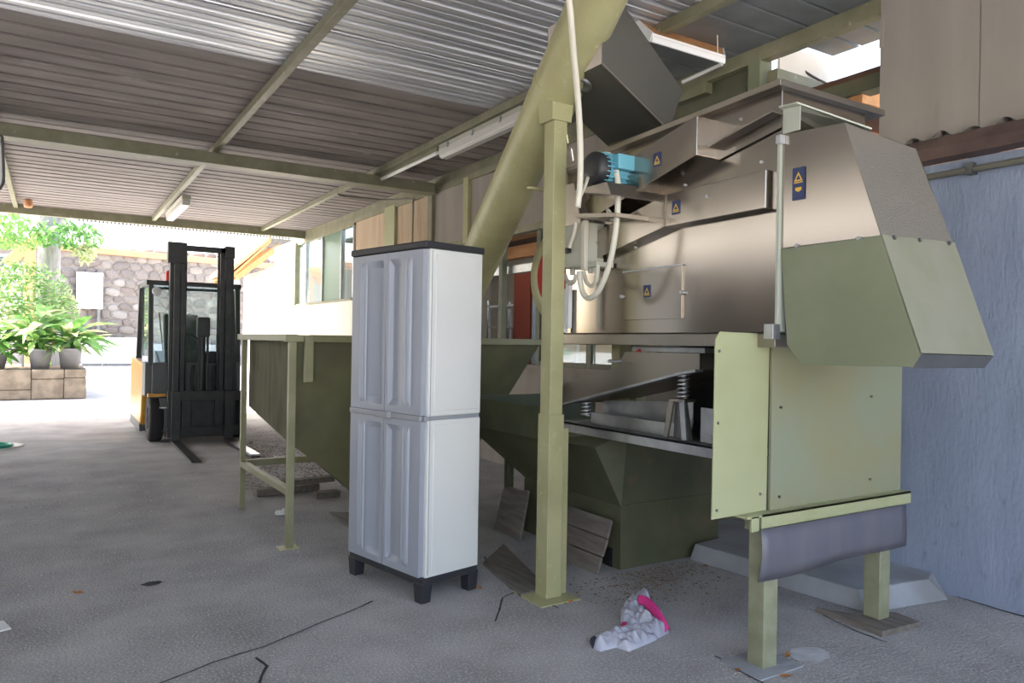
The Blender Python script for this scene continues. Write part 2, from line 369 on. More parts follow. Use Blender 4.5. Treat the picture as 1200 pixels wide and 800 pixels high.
# cement part beside the machine
wp('cement_wall', -3.0, 2.62, -.05, 2.30, M['skytintwall'], WX, WX+.18)
wp('fascia_strip', -3.0, 2.55, 2.235, 2.30, M['skytintwall'], WX-.012, WX)
MB().tube([(WX-.03, -3.0, 2.235), (WX-.03, -1, 2.235), (WX-.03, 2.5, 2.235)], .018, 10, 2).build('conduit', M['pipe'], wr)
for y in (2.02, 1.1): B(WX-.055, WX, y-.015, y+.02, 2.21, 2.27).build('conduit_clip', M['steeldark'], wr)
MB().prism([(WX-.10, 0, 2.42), (WX-.13, 0, 2.36), (WX-.10, 0, 2.31), (WX, 0, 2.305), (WX, 0, 2.42)], (0, 2.42, 0)).build('gutter', M['rust'], wr)
for y0 in (-3.0, -1.5): MB().prism([(WX-.10, y0, 2.42), (WX-.13, y0, 2.36), (WX-.10, y0, 2.31), (WX, y0, 2.305), (WX, y0, 2.42)], (0, 1.49, 0)).build('gutter', M['rust'], wr)
# corrugated cement sheet ends poking out between gutter and board
y = 2.36
for k in range(24):
    a = .019+.01*noise.noise(Vector((k*.7, 0, 0)))
    m = MB(); pts = []
    for i in range(9): pts.append((y-.10*i/8, 2.418+a*math.sin(math.pi*i/8)*1.6))
    v = [(WX-.07-.03*noise.noise(Vector((k, 3, 1))), p, z) for p, z in pts]+[(WX+.02, p, z) for p, z in pts]
    m.add(v, [(i, i+1, 9+i+1, 9+i) for i in range(8)])
    m.add([(a_[0], a_[1], a_[2]+.008) for a_ in v], [(i, 9+i, 9+i+1, i+1) for i in range(8)]).build('fibre_wave', M['fibre'], wr)
    y -= .155
# upper boards
for y0, y1 in ((1.998, 2.54), (1.38, 1.992), (.4, 1.374), (-.8, .394), (-3, -.806)):
    wp('wall_board', y0, y1, 2.43, 3.33, M['pale'], WX-.015, WX+.02)
wp('board_edge', 2.52, 2.545, 3.04, 3.20, M['pale'], WX-.02, WX+.09)
# framed boards above the opening further back
for y0, y1, mm in ((4.95, 5.92, 'pale'), (6.0, 7.53, 'pale'), (7.66, 8.48, 'pale'), (8.78, 9.68, 'board'), (10.08, 11.34, 'board')):
    wp('wall_board', y0, y1, 2.48, 3.17, M[mm], WX+.02, WX+.05)
wp('dark_void_sheet', 3.52, 4.84, 2.42, 3.25, M['dgreen'], WX+.06, WX+.09)  # dark sheet added where only the unlit void would show
wp('ledge', 3.52, 4.84, 2.86, 2.90, M['beam'], WX, WX+.06)
wp('top_rail', 3.9, 14.9, 3.16, 3.25, M['beam'], WX-.01, WX+.08)
wp('bottom_rail', 4.2, 8.7, 2.42, 2.49, M['beam'], WX-.01, WX+.08)
for y0, y1, mm in ((4.85, 4.95, 'beam'), (5.93, 5.99, 'beam'), (7.54, 7.65, 'green'), (8.49, 8.62, 'beam'), (9.69, 10.06, 'lgreen')):
    wp('frame_post', y0, y1, 2.44 if y0 < 8.6 else 1.0, 3.2, M[mm], WX-.02, WX+.06)
wp('stud', 8.63, 8.77, 2.0, 3.2, M['board'], WX, WX+.05)
MB().tube([(WX-.05, 9.0, 1.9), (WX-.05, 9.0, 2.8), (WX-.05, 9.0, 3.10), (WX-.05, 9.08, 3.17), (WX-.3, 9.5, 3.20), (WX-.8, 9.6, 3.21), (WX-.86, 9.6, 3.24)], .014, 8).build('wall_conduit', M['pipe'], wr)
wp('plaster_wall', 8.62, 16.3, 0, 1.95, M['plaster'], WX, WX+.2)
wp('plaster_wall', 14.9, 16.3, 1.95, 3.25, M['plaster'], WX, WX+.2)
wp('plaster_wall', 16.3, 19.3, 0, 2.85, M['plaster'], WX, WX+.2)
# long window under the eaves
win = bpy.data.objects.new('window_1', None); C.objects.link(win); struct(win, 'long sliding window with green tinted panes')
def wb(name, y0, y1, z0, z1, m, x0=WX-.01, x1=WX+.07): return B(x0, x1, y0, y1, z0, z1).build(name, m, win, .003)
wb('jamb', 14.5, 14.88, 1.94, 3.16, M['beam'], WX-.06, WX+.1); wb('sill', 11.35, 14.5, 1.93, 1.965, M['beam'], WX-.04)
wb('head', 11.35, 14.5, 3.12, 3.16, M['beam'])
for y in (13.97, 12.98, 11.97, 11.38): wb('mullion', y-.018, y+.018, 1.96, 3.13, M['zincsteel'])
for y0, y1, mm in ((13.99, 14.48, 'glass'), (13.0, 13.95, 'glass'), (12.0, 12.96, 'gglass'), (11.40, 11.95, 'glass')):
    wb('pane', y0, y1, 1.966, 3.12, M[mm], WX+.025, WX+.032)
# closed side of the shed, left of the view: block wall with an open band under the roof
wl = struct(B(-4.6, -4.4, -1.6, 11.0, -.05, 2.90).build('wall_left', M['leftwall']), 'plain grey block wall on the closed side of the shed')
for y in (-1.4, 1.0, 3.4, 5.8, 8.2, 10.6): B(-4.56, -4.44, y-.05, y+.05, 2.90, RZ).build('wall_post', M['beam'], wl)
B(-4.6, -4.4, -1.6, 14.1, RZ-.12, RZ).build('wall_beam', M['beam'], wl)
# glazed low wall behind the machine
wp('low_wall', 2.62, 8.6, 0, 1.04, M['pale'], WX+.03, WX+.16)
wp('low_wall_cap', 2.62, 8.6, 1.04, 1.075, M['pale'], WX, WX+.20)
win2 = bpy.data.objects.new('window_2', None); C.objects.link(win2); struct(win2, 'dark framed glazing over the low wall behind the machine')
for y in (2.7, 3.6, 4.45, 5.3, 6.13, 6.86, 7.7, 8.5):
    B(WX+.03, WX+.09, y-.035, y+.035, 1.075, 2.42).build('mullion', M['dgreen'], win2)
for y0, y1 in ((4.5, 5.26), (5.34, 6.09), (3.64, 4.41)):
    B(WX+.03, WX+.09, y0, y1, 1.075, 1.12).build('frame_bar', M['dgreen'], win2)
    B(WX+.056, WX+.062, y0, y1, 1.12, 2.40).build('pane', M['glass'], win2)
# back room seen through the glazing
wall_b = struct(B(WX+3.0, WX+3.15, 2.4, 12.4, 0, 2.9).build('wall_backroom', M['plaster']), 'pale far wall of the room behind the machine')
struct(B(WX+.2, WX+3.1, 12.2, 12.35, 0, 2.9).build('wall_backroom_end', M['plaster']), 'pale end wall of the room behind the machine')
cb = struct(B(WX+.14, WX+3.1, 2.56, 12.3, 2.95, 3.0).build('ceiling_backroom', M['darkwood']), 'dark boarded soffit of the room behind the machine')
for k in range(9):
    y = 2.75+k*.62
    B(WX+.14, WX+3.0, y, y+.10, 2.81, 2.95).build('joist', M['wood'], cb, .003)
B(WX+.10, WX+.22, 2.58, 8.5, 2.86, 2.95).build('wall_plate', M['dgreen'], cb)
B(WX+.18, WX+.34, 4.9, 8.5, 2.44, 2.58).build('lintel', M['wood'], cb, .004)
B(WX+.50, WX+.62, 5.6, 8.5, 2.28, 2.42).build('lintel', M['wood'], cb, .004)
B(WX+.12, WX+.20, 6.2, 8.4, 2.04, 2.12).build('rail', M['zincsteel'], cb)
# end plate, post and beams in the gap under the roof edge
g = struct(B(WX+.06, 4.70, 3.30, 3.32, 3.14, 3.335).build('trim_1', M['plaster']), 'pale end plate in the roof gap')
g = struct(B(WX-.02, WX+.10, 3.40, 3.50, 2.42, 3.26).build('trim_2', M['hgreen']), 'green post in the gap above the machine')
g = struct(MB().box(WX+.0, 4.95, 3.27, 3.35, 3.075, 3.15).box(4.87, 4.95, 1.2, 3.27, 3.12, 3.20).build('trim_3', M['beam']), 'olive cross beam in the roof gap')
g = struct(B(WX-.02, WX+.10, 3.52, 4.86, 3.02, 3.10).build('trim_4', M['dgreen']), 'dark olive ledge beam behind the machine top')

# ================================================================== CABINET
cb0 = P(493.5, 709, Z=0); cbl = P(411, 671, Z=0)
ang = math.atan2(cbl.y-cb0.y, cbl.x-cb0.x) - math.pi/2
cab = thing('storage_cabinet', cb0, 'tall light grey plastic two-door cabinet with black top and feet', 'cabinet')
R0 = Matrix.Rotation(ang+math.radians(1.5), 4, 'Z')
CW, CD, CH = .665, .37, 1.795              # u = along the doors (back), v = depth to the right
def cl(m):
    T = Matrix.Translation(cb0) @ R0
    # local: x = depth (to the right), y = along the front (away), z up
    m.v = [tuple(T @ Vector(v)) for v in m.v]; return m
cl(B(.022, CD, .0, CW, .125, .905)).build('lower_body', M['cabwhite'], cab, .006)
cl(B(.022, CD, .0, CW, .925, CH-.035)).build('upper_body', M['cabwhite'], cab, .006)
cl(B(.004, CD-.004, .004, CW-.004, .903, .927)).build('middle_band', M['cabband'], cab, .003)
cl(B(-.014, CD+.008, -.008, CW+.008, CH-.035, CH)).build('top', M['cabblack'], cab, .008)
cl(B(.004, CD-.002, .002, CW-.002, .09, .127)).build('base_frame', M['cabblack'], cab, .004)
for x0, y0 in ((0, 0), (CD-.065, 0), (0, CW-.065), (CD-.065, CW-.065)):
    m = MB().hexa([(x0+.004, y0+.004, 0), (x0+.061, y0+.004, 0), (x0+.061, y0+.061, 0), (x0+.004, y0+.061, 0),
                   (x0-.0, y0, .10), (x0+.07, y0, .10), (x0+.07, y0+.07, .10), (x0, y0+.07, .10)])
    cl(m).build('foot', M['cabblack'], cab, .004)
def door(y0, y1, z0, z1, mirror):
    """moulded leaf: flat edge, three ribs, deep scooped panel"""
    n = 110; m = MB(); w_ = y1-y0; prof = []
    for i in range(n+1):
        u = i/n; uu = 1-u if mirror else u
        h = 0.0
        if .10 < uu < .90: h = 0
        for c_ in (.30, .37, .44):                                   # raised ribs
            h += .011*max(0, 1-abs(uu-c_)/.024)
        if .50 < uu < .93: h -= .026*math.sin(math.pi*min(1, (uu-.50)/.36)/2)**1.3*(1 if uu < .89 else (.93-uu)/.04)
        prof.append(h)
    nz = 24; v = []
    for k in range(nz+1):
        z = z0+(z1-z0)*k/nz; e = min(1, (z-z0)/.05, (z1-z)/.05)
        fade = max(0, min(1, (min(z-z0, z1-z)-.035)/.02))
        for i in range(n+1): v.append((-.008-prof[i]*fade, y0+w_*i/n, z))
    f = [(k*(n+1)+i, k*(n+1)+i+1, (k+1)*(n+1)+i+1, (k+1)*(n+1)+i) for k in range(nz) for i in range(n)]
    m.add(v, f, False)
    # edges back to the body
    b = [(.021, y0, z0), (.021, y1, z0), (.021, y1, z1), (.021, y0, z1)]
    fr = [(-.008, y0, z0), (-.008, y1, z0), (-.008, y1, z1), (-.008, y0, z1)]
    m.add(fr+b, [(0, 1, 5, 4), (1, 2, 6, 5), (2, 3, 7, 6), (3, 0, 4, 7), (7, 6, 5, 4)])
    return cl(m)
for z0, z1 in ((.130, .900), (.930, CH-.040)):
    door(.020, CW/2-.003, z0, z1, False).build('door', M['cabdoor'], cab)
    door(CW/2+.003, CW-.010, z0, z1, True).build('door', M['cabdoor'], cab)
cl(B(-.016, .004, .02, CW-.01, .900, .929)).build('door_band', M['cabband'], cab, .004)
hd = cl(MB().hexa([(-.016, CW/2-.075, .898), (-.03, CW/2-.055, .898), (-.03, CW/2+.055, .898), (-.016, CW/2+.075, .898),
                   (-.016, CW/2-.075, .935), (-.03, CW/2-.055, .930), (-.03, CW/2+.055, .930), (-.016, CW/2+.075, .935)]))
hd.build('handle', M['cabband'], cab, .004)
cl(B(.034, .037, -.0015, .004, .14, CH-.045)).build('side_seam', M['cabband'], cab)
cl(B(.06, CD-.02, -.003, .004, .15, .885)).build('side_panel', M['cabwhite'], cab, .003)
cl(B(.06, CD-.02, -.003, .004, .95, CH-.06)).build('side_panel', M['cabwhite'], cab, .003)

# ================================================================== SORTING MACHINE
XS, XB = 2.45, 3.0
mach = thing('nut_sorting_machine', (2.75, 2.7, 0), 'large stainless and olive green nut cleaning machine on square legs', 'machine')
def mb(m, name, mt, bev=.003, par=None, label=None): return m.build(name, M[mt], par or mach, bev, label)
def yz(pts, x0, x1): return MB().prism([(x0, y, z) for y, z in pts], (x1-x0, 0, 0))
body = mb(yz([(1.945, 1.355), (3.385, 1.355), (3.385, 2.27), (1.945, 2.325)], XS, XB), 'body', 'steel')
fl = mb(yz([(1.915, 2.322), (3.42, 2.262), (3.42, 2.288), (1.915, 2.348)], XS-.05, XB+.10), 'top_flange', 'steel2')
mb(yz([(1.945, 1.297), (3.40, 1.295), (3.40, 1.352), (1.945, 1.352)], XS-.02, XB), 'base_rail', 'steel2')
mb(MB().cyl((XS-.03, 3.345, 1.36), (XS-.03, 3.345, 1.60), .018, n=4), 'corner_post', 'white')
# slanted stiffening angle with bolt
a0, a1 = P(835, 174, X=XS-.03), P(912, 132, X=XS-.03)
an = mb(MB().beam(a0, a1, .075, .008, (0, 0.35, 1)), 'stiffener', 'steel2', 0)
mb(MB().beam(a0+Vector((.02, 0, -.03)), a1+Vector((.02, 0, -.03)), .006, .05), 'stiffener_web', 'steel', 0)
# upper and lower suction ducts
xd = 2.316
ud = mb(MB().prism([(xd, 2.271, 2.277), (xd, 2.271, 2.109), (xd, 2.686, 2.007), (xd, 3.0, 1.93), (xd, 3.05, 2.02), (xd, 2.721, 2.18)], (XS-xd+.02, 0, 0)), 'upper_duct', 'steel')
xl = 2.394
ld = mb(MB().prism([(xl, 1.972, 2.002), (xl, 1.972, 1.848), (xl, 2.535, 1.844), (xl, 3.09, 1.732), (xl, 3.104, 1.872), (xl, 2.538, 1.992)], (XS-xl+.02, 0, 0)), 'lower_duct', 'steel')
mb(B(xl-.002, xl+.004, 2.53, 2.541, 1.85, 1.99), 'duct_seam', 'steel2', 0, ld)
# inspection cover
ins = mb(MB().prism([(XS, 2.876, 1.662), (XS, 2.472, 1.667), (XS, 2.472, 1.422), (XS, 2.89, 1.421)], (-.010, 0, 0)), 'inspection_cover', 'steel', .002)
mb(MB().beam((XS-.012, 2.88, 1.662), (XS-.012, 2.468, 1.667), .006, .008), 'cover_edge', 'zincsteel', 0, ins)
for y in (2.885, 2.47): mb(MB().cyl((XS-.02, y, 1.54), (XS, y, 1.54), .010, n=10), 'latch', 'zincsteel', 0, ins)
# rivets
for px_, py_, x in ((869, 140, XS-.03), (745, 290, XS), (803, 217, XS), (893, 190, XS), (829, 230, xl), (700, 285, xl)):
    q = P(px_, py_, X=x); mb(MB().cyl(q, q+Vector((-.008, 0, 0)), .007, n=8), 'bolt', 'zincsteel', 0)
# stickers
def sticker(px_, py_, x, w_, h, tall=False):
    q = P(px_, py_, X=x)
    o = mb(B(q.x-.002, q.x, q.y-w_/2, q.y+w_/2, q.z-h/2, q.z+h/2), 'warning_sticker', 'sticker', 0, None, 'dark blue warning label with yellow triangle')
    zc = q.z+(h*.2 if tall else 0); s_ = w_*.36
    tri = MB()
    A = [Vector((q.x-.003, q.y-s_, zc-s_*.8)), Vector((q.x-.003, q.y+s_, zc-s_*.8)), Vector((q.x-.003, q.y, zc+s_))]
    cen = (A[0]+A[1]+A[2])/3; I = [cen+(p-cen)*.55 for p in A]
    tri.add(A+I, [(0, 1, 4, 3), (1, 2, 5, 4), (2, 0, 3, 5)])
    mb(tri, 'triangle', 'yellow', 0, o)
    mb(B(q.x-.003, q.x-.0021, q.y-s_, q.y+s_, zc-s_*1.15, zc-s_*.95), 'line', 'yellow', 0, o)
    if tall:
        for k, yy in enumerate((-.5, -.1, .35)):
            mb(B(q.x-.003, q.x-.0021, q.y+yy*s_-.004, q.y+yy*s_+.006, q.z-h*.22-.004*(k % 2), q.z-h*.12), 'glyph', 'yellow', 0, o)
sticker(770.5, 187, xd, .052, .062); sticker(792.5, 243, xl, .052, .062); sticker(758.5, 341, XS-.010, .050, .058)
sticker(936, 215, XS-.007, .055, .125, True)
# hood: stainless above, faded green below
HX = 2.915
mb(MB().plate([(XS, 1.936, 2.139), (XS, 1.668, 2.121), (XS, 1.52, 1.693), (XS, 1.936, 1.689)], -.004), 'hood_side', 'steel', .001)
mb(MB().plate([(HX, 1.936, 2.139), (HX, 1.668, 2.10), (HX, 1.52, 1.70), (HX, 1.936, 1.689)], -.004), 'hood_side', 'steel', .001)
mb(MB().plate([(XS, 1.668, 2.121), (HX, 1.668, 2.095), (HX, 1.52, 1.705), (XS, 1.52, 1.693)], .004), 'perforated_front', 'perf', .001)
mb(MB().plate([(XS, 1.936, 2.141), (HX, 1.936, 2.110), (HX, 1.668, 2.096), (XS, 1.668, 2.123)], .004), 'hood_top', 'steel2', .001)
mb(MB().plate([(XS-.004, 1.936, 1.687), (XS-.004, 1.52, 1.693), (XS-.004, 1.376, 1.282), (XS-.004, 1.40, 1.240), (XS-.004, 1.835, 1.232), (XS-.004, 1.90, 1.31)], .004), 'hood_skirt_side', 'hgreen', .001)
mb(MB().plate([(HX, 1.936, 1.687), (HX, 1.52, 1.70), (HX, 1.376, 1.285), (HX, 1.40, 1.24), (HX, 1.90, 1.24)], .004), 'hood_skirt_side', 'hgreen', .001)
sk = mb(MB().plate([(XS-.004, 1.516, 1.697), (HX+.004, 1.516, 1.709), (HX+.004, 1.370, 1.282), (XS-.004, 1.370, 1.288)], .004), 'hood_skirt_front', 'frontgreen', .001)
mb(MB().plate([(XS, 1.372, 1.284), (HX, 1.372, 1.278), (HX, 1.40, 1.235), (XS, 1.405, 1.235)], .003), 'hood_lip', 'steeldark', 0)
for q in [(XS+.06, 1.512, 1.69), (XS+.22, 1.512, 1.695), (HX-.05, 1.512, 1.70)]: mb(MB().cyl(Vector(q), Vector(q)+Vector((0, -.008, .002)), .008, n=8), 'bolt', 'steeldark', 0)
for y in (1.60, 1.86): mb(MB().cyl((XS-.014, y, 1.692), (XS, y, 1.692), .007, n=8), 'bolt', 'zincsteel', 0)
mb(B(XS-.018, XS+.03, 1.936, 1.950, 1.36, 2.13), 'seam_angle', 'pgreen', .002)
mb(B(XS-.03, XS+.06, 1.925, 1.95, 2.10, 2.135), 'hood_bracket', 'zincsteel', .002)
# little green fillet over the hood
mb(MB().plate([(XS, 1.94, 2.24), (XS, 1.86, 2.235), (XS, 1.86, 2.142), (XS, 1.94, 2.142)], .004), 'fillet_side', 'pgreen', 0)
mb(MB().plate([(XS-.02, 1.945, 2.245), (XS-.02, 1.86, 2.24), (HX-.25, 1.70, 2.14), (HX+.02, 1.945, 2.15)], .006), 'fillet_top', 'pgreen', 0)
mb(B(XS-.045, XS, 1.935, 1.98, 1.33, 1.39), 'corner_block', 'zincsteel', .002)
# vibrating tray under the body
mb(MB().plate([(2.5, 3.47, 1.06), (2.5, 3.30, 1.112), (2.5, 3.08, 1.15), (2.5, 2.98, 1.19), (2.5, 2.917, 1.262), (2.5, 2.406, 1.264), (2.5, 2.404, 1.191), (2.5, 2.51, 1.172), (2.5, 3.467, .947)], -.006), 'tray_side', 'steel2', 0)
mb(MB().beam((2.49, 3.467, .945), (2.49, 2.51, 1.168), .05, .012), 'tray_flange', 'zincsteel', .001)
mb(MB().beam((2.49, 2.51, 1.168), (2.49, 2.404, 1.187), .05, .012), 'tray_flange', 'zincsteel', .001)
mb(MB().plate([(2.5, 3.467, .96), (2.95, 3.467, .96), (2.95, 2.404, 1.195), (2.5, 2.404, 1.195)], .006), 'tray_floor', 'steel2', 0)
mb(B(2.96, 2.966, 2.06, 3.0, .86, 1.30), 'rear_guard', 'black', 0)
mb(B(2.52, 2.96, 2.40, 2.90, 1.265, 1.29), 'screen_frame', 'zincsteel', .002)
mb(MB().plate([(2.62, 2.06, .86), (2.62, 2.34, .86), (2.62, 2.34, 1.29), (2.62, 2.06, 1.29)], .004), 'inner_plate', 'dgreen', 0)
mb(MB().beam((2.52, 2.98, 1.19), (2.52, 2.83, 1.27), .02, .02), 'tray_arm', 'red', .002)
mb(MB().cyl((2.42, 2.965, 1.212), (2.6, 2.93, 1.212), .008, n=10), 'pivot_pin', 'zincsteel', 0)
def spring(c0, c1, r, turns, wire):
    c0, c1 = Vector(c0), Vector(c1); pts = []
    n = turns*10
    for i in range(n+1):
        t = i/n; a_ = 2*math.pi*turns*t
        pts.append(c0.lerp(c1, t)+Vector((r*math.cos(a_), r*math.sin(a_), 0)))
    return MB().tube(pts, wire, 6, 1)
mb(spring((2.52, 2.53, 1.05), (2.52, 2.53, 1.165), .024, 6, .0055), 'spring', 'zincsteel', 0)
mb(MB().cyl((2.52, 2.53, 1.165), (2.52, 2.53, 1.172), .034, n=16), 'spring_cap', 'zincsteel', 0)
mb(spring((2.52, 3.27, .90), (2.52, 3.27, .98), .024, 4, .0055), 'spring', 'zincsteel', 0)
br = mb(MB().beam((2.475, 2.595, .865), (2.485, 2.565, 1.045), .012, .03, (0, 1, 0)), 'spring_bracket', 'steel2', .001)
mb(MB().beam((2.475, 2.47, .865), (2.485, 2.50, 1.045), .012, .03, (0, 1, 0)), 'bracket_rib', 'zincsteel', 0, br)
mb(MB().plate([(2.50, 2.57, .865), (2.50, 2.45, .865), (2.50, 2.49, 1.04), (2.50, 2.56, 1.04)], -.006), 'bracket_web', 'steeldark', 0, br)
mb(B(2.475, 2.56, 2.49, 2.575, 1.035, 1.05), 'bracket_head', 'steel2', .002, br)
mb(B(2.50, 2.506, 2.28, 2.40, .865, 1.02), 'stop_plate', 'zincsteel', .002)
mb(B(2.49, 2.52, 2.32, 2.36, .865, .905), 'stop_foot', 'zincsteel', .002)
# platform
mb(B(XS, XS+.015, 2.04, 3.42, .808, .862), 'platform_beam', 'zincsteel', .002)
mb(B(XS, XB, 2.04, 3.42, .850, .862), 'platform_deck', 'steeldark', .001)
mb(B(2.53, 2.54, 2.56, 3.24, .862, .925), 'inner_rail', 'zincsteel', .002)
mb(MB().plate([(2.62, 3.24, .90), (2.62, 2.56, .90), (2.62, 2.56, 1.03), (2.62, 3.24, .985)], .004), 'baffle', 'zincsteel', 0)
# green guard plates at the near end
mb(MB().prism([(2.186, 2.03, .626), (2.50, 2.03, .630), (2.505, 2.03, 1.352), (2.215, 2.03, 1.356), (2.19, 2.03, 1.325)], (0, .006, 0)), 'guard_plate', 'lgreen', .001)
for q in [(2.21, .66), (2.21, 1.0), (2.21, 1.28), (2.45, 1.32), (2.46, .70)]: mb(MB().cyl((q[0], 2.024, q[1]), (q[0], 2.032, q[1]), .006, n=8), 'rivet', 'steel2', 0)
mp_ = mb(B(2.512, 3.452, 2.026, 2.034, .60, 1.32), 'end_panel', 'endgreen', .002)
mb(B(2.512, 2.56, 2.020, 2.026, .63, 1.30), 'panel_strip', 'endgreen', .001, mp_)
mb(B(3.440, 3.452, 2.034, 2.5, .60, 1.32), 'end_panel_return', 'endgreen', .002)
for q in [(2.57, 1.05), (2.57, .68), (3.2, 1.08), (3.2, .70)]: mb(MB().cyl((q[0], 2.014, q[1]), (q[0], 2.028, q[1]), .005, n=8), 'rivet', 'steel2', 0, mp_)
bm_ = MB().box(2.335, 3.47, 1.985, 2.12, .618, .628).box(2.42, 3.47, 1.985, 1.993, .572, .628)
mb(bm_, 'front_angle', 'lgreen', .001)
mb(B(2.36, 2.405, 1.985, 1.995, .565, .626), 'angle_tab', 'lgreen', .001)
mb(B(2.405, 3.45, 1.998, 2.06, .56, .616), 'front_beam', 'hgreen', .002)
# plastic strip curtain, slightly bowed
v = []; n = 20
for i in range(n+1):
    x = 2.404+(3.412-2.404)*i/n; t = i/n
    for k in range(5):
        z = .572-(.205-.015*t+.004*math.sin(9*t))*k/4
        v.append((x-.012*(k/4)*(1-t), 1.978-.012*math.sin(3.1*k/4)*(1-t*.6)-.006*math.sin(7*t)*k/4, z))
m = MB().add(v, [(i*5+k, (i+1)*5+k, (i+1)*5+k+1, i*5+k+1) for i in range(n) for k in range(4)], True)
o = mb(m, 'plastic_skirt', 'skirt', 0, None, 'violet translucent plastic strip'); sd = o.modifiers.new('solid', 'SOLIDIFY'); sd.thickness = .003
mb(B(2.447, 2.530, 1.990, 2.072, 0, .56), 'leg', 'leggreen', .004); mb(B(3.306, 3.388, 2.032, 2.114, .03, .56), 'leg', 'leggreen', .004)
mb(B(2.80, 2.88, 3.32, 3.40, .80, 1.30), 'leg', 'green', .004); mb(B(2.92, 3.0, 3.32, 3.40, .80, 1.30), 'leg', 'green', .004)
mb(B(2.36, 2.62, 1.93, 2.14, 0.0, .006), 'foot_plate', 'plinth', .001)
# fan housing at the far end
fc = P(652, 322, X=2.60)
fan = mb(MB().lathe((2.60, fc.y, fc.z), (1, 0, 0), [(.19, 0), (.285, 0), (.292, .008), (.292, .20), (.0, .20)], 40), 'fan_housing', 'green', 0)
mb(MB().lathe((2.60, fc.y, fc.z), (1, 0, 0), [(.20, -.004), (.19, -.012), (.15, .05), (.05, .09), (0, .09)], 32), 'fan_inlet', 'red', 0, fan)
mb(B(2.66, 2.76, fc.y-.22, fc.y+.02, fc.z-.42, fc.z-.2), 'fan_stand', 'dgreen', .003)
# motor with fins on a bracket
mc = P(712, 200, X=2.24)
mo = mb(MB().cyl((2.17, mc.y, mc.z), (2.44, mc.y, mc.z), .064, n=28), 'motor', 'blue', 0)
for k in range(22):
    a_ = 2*math.pi*k/22; d_ = Vector((0, math.cos(a_), math.sin(a_))); q = Vector((0, mc.y, mc.z))+d_*.070
    mb(MB().beam(q+Vector((2.18, 0, 0)), q+Vector((2.34, 0, 0)), .005, .022, d_), 'fin', 'blue', 0, mo)
mb(MB().lathe((2.18, mc.y, mc.z), (-1, 0, 0), [(.078, -.02), (.078, .03), (.066, .045), (.03, .048), (0, .048)], 28), 'fan_cowl', 'black', 0, mo)
mb(B(2.22, 2.32, mc.y-.105, mc.y-.06, mc.z-.01, mc.z+.06), 'terminal_box', 'blue', .004, mo)
mb(MB().prism([(2.14, mc.y+.16, mc.z-.085), (2.14, mc.y-.12, mc.z-.085), (2.14, mc.y-.15, mc.z-.15)], (.32, 0, 0)), 'motor_bracket', 'steel2', .002)
mb(MB().plate([(2.20, mc.y+.20, mc.z-.20), (2.20, mc.y-.12, mc.z-.24), (XS, mc.y-.12, mc.z-.24), (XS, mc.y+.20, mc.z-.20)], .02), 'bracket_tray', 'steel2', .001)
# gear casing behind the bracket
mb(MB().prism([(2.36, 3.12, 1.90), (2.36, 3.38, 1.92), (2.36, 3.38, 2.16), (2.36, 3.20, 2.16)], (.10, 0, 0)), 'drive_guard', 'steel2', .004)
# control box
ct = mb(B(2.32, 2.44, 3.035, 3.25, 1.70, 1.925), 'control_box', 'ctl', .006)
mb(B(2.300, 2.325, 3.020, 3.052, 1.675, 1.93), 'box_edge', 'cable', .003, ct)
mb(B(2.325, 2.44, 2.955, 3.03, 1.69, 1.715), 'box_tab', 'ctl', .003, ct)
for y in (3.22, 3.17): mb(MB().cyl((2.33, y, 1.79), (2.29, y, 1.79), .012, n=10), 'switch', 'black', 0, ct)
mb(B(2.315, 2.322, 3.16, 3.245, 1.775, 1.785), 'box_seam', 'grey', 0, ct)
for y in (3.20, 3.045, 3.015): mb(MB().cyl((2.36, y, 1.70), (2.36, y, 1.665), .014, n=10), 'gland', 'ctl', 0, ct)
mb(B(2.34, 2.365, 3.205, 3.235, 1.38, 1.64), 'conduit', 'white', .002)
# wiring
zc = lambda a, x: [P(u, v_, X=x) for u, v_ in a]
mb(MB().tube(zc([(702, 184), (712, 181), (719, 190), (724, 214), (724, 240), (721, 275), (714, 310), (703, 338), (692, 349), (684, 345), (680, 330), (679, 318)], 2.24), .014, 10), 'motor_cable', 'cable', 0)
mb(MB().tube(zc([(684, 318), (687, 330), (693, 335), (699, 328), (701, 310)], 2.30), .010, 8), 'loop_cable', 'cable', 0)
mb(MB().tube(zc([(662, 322), (666, 331), (672, 331), (675, 322)], 2.30), .010, 8), 'loop_cable', 'cable', 0)
mb(MB().tube(zc([(675, 260), (673, 272), (669, 284), (667, 290)], 2.28), .012, 8), 'loop_cable', 'cable', 0)
mb(MB().tube(zc([(712, 246), (716, 252), (717, 258)], 2.30), .011, 8), 'loop_cable', 'cable', 0)

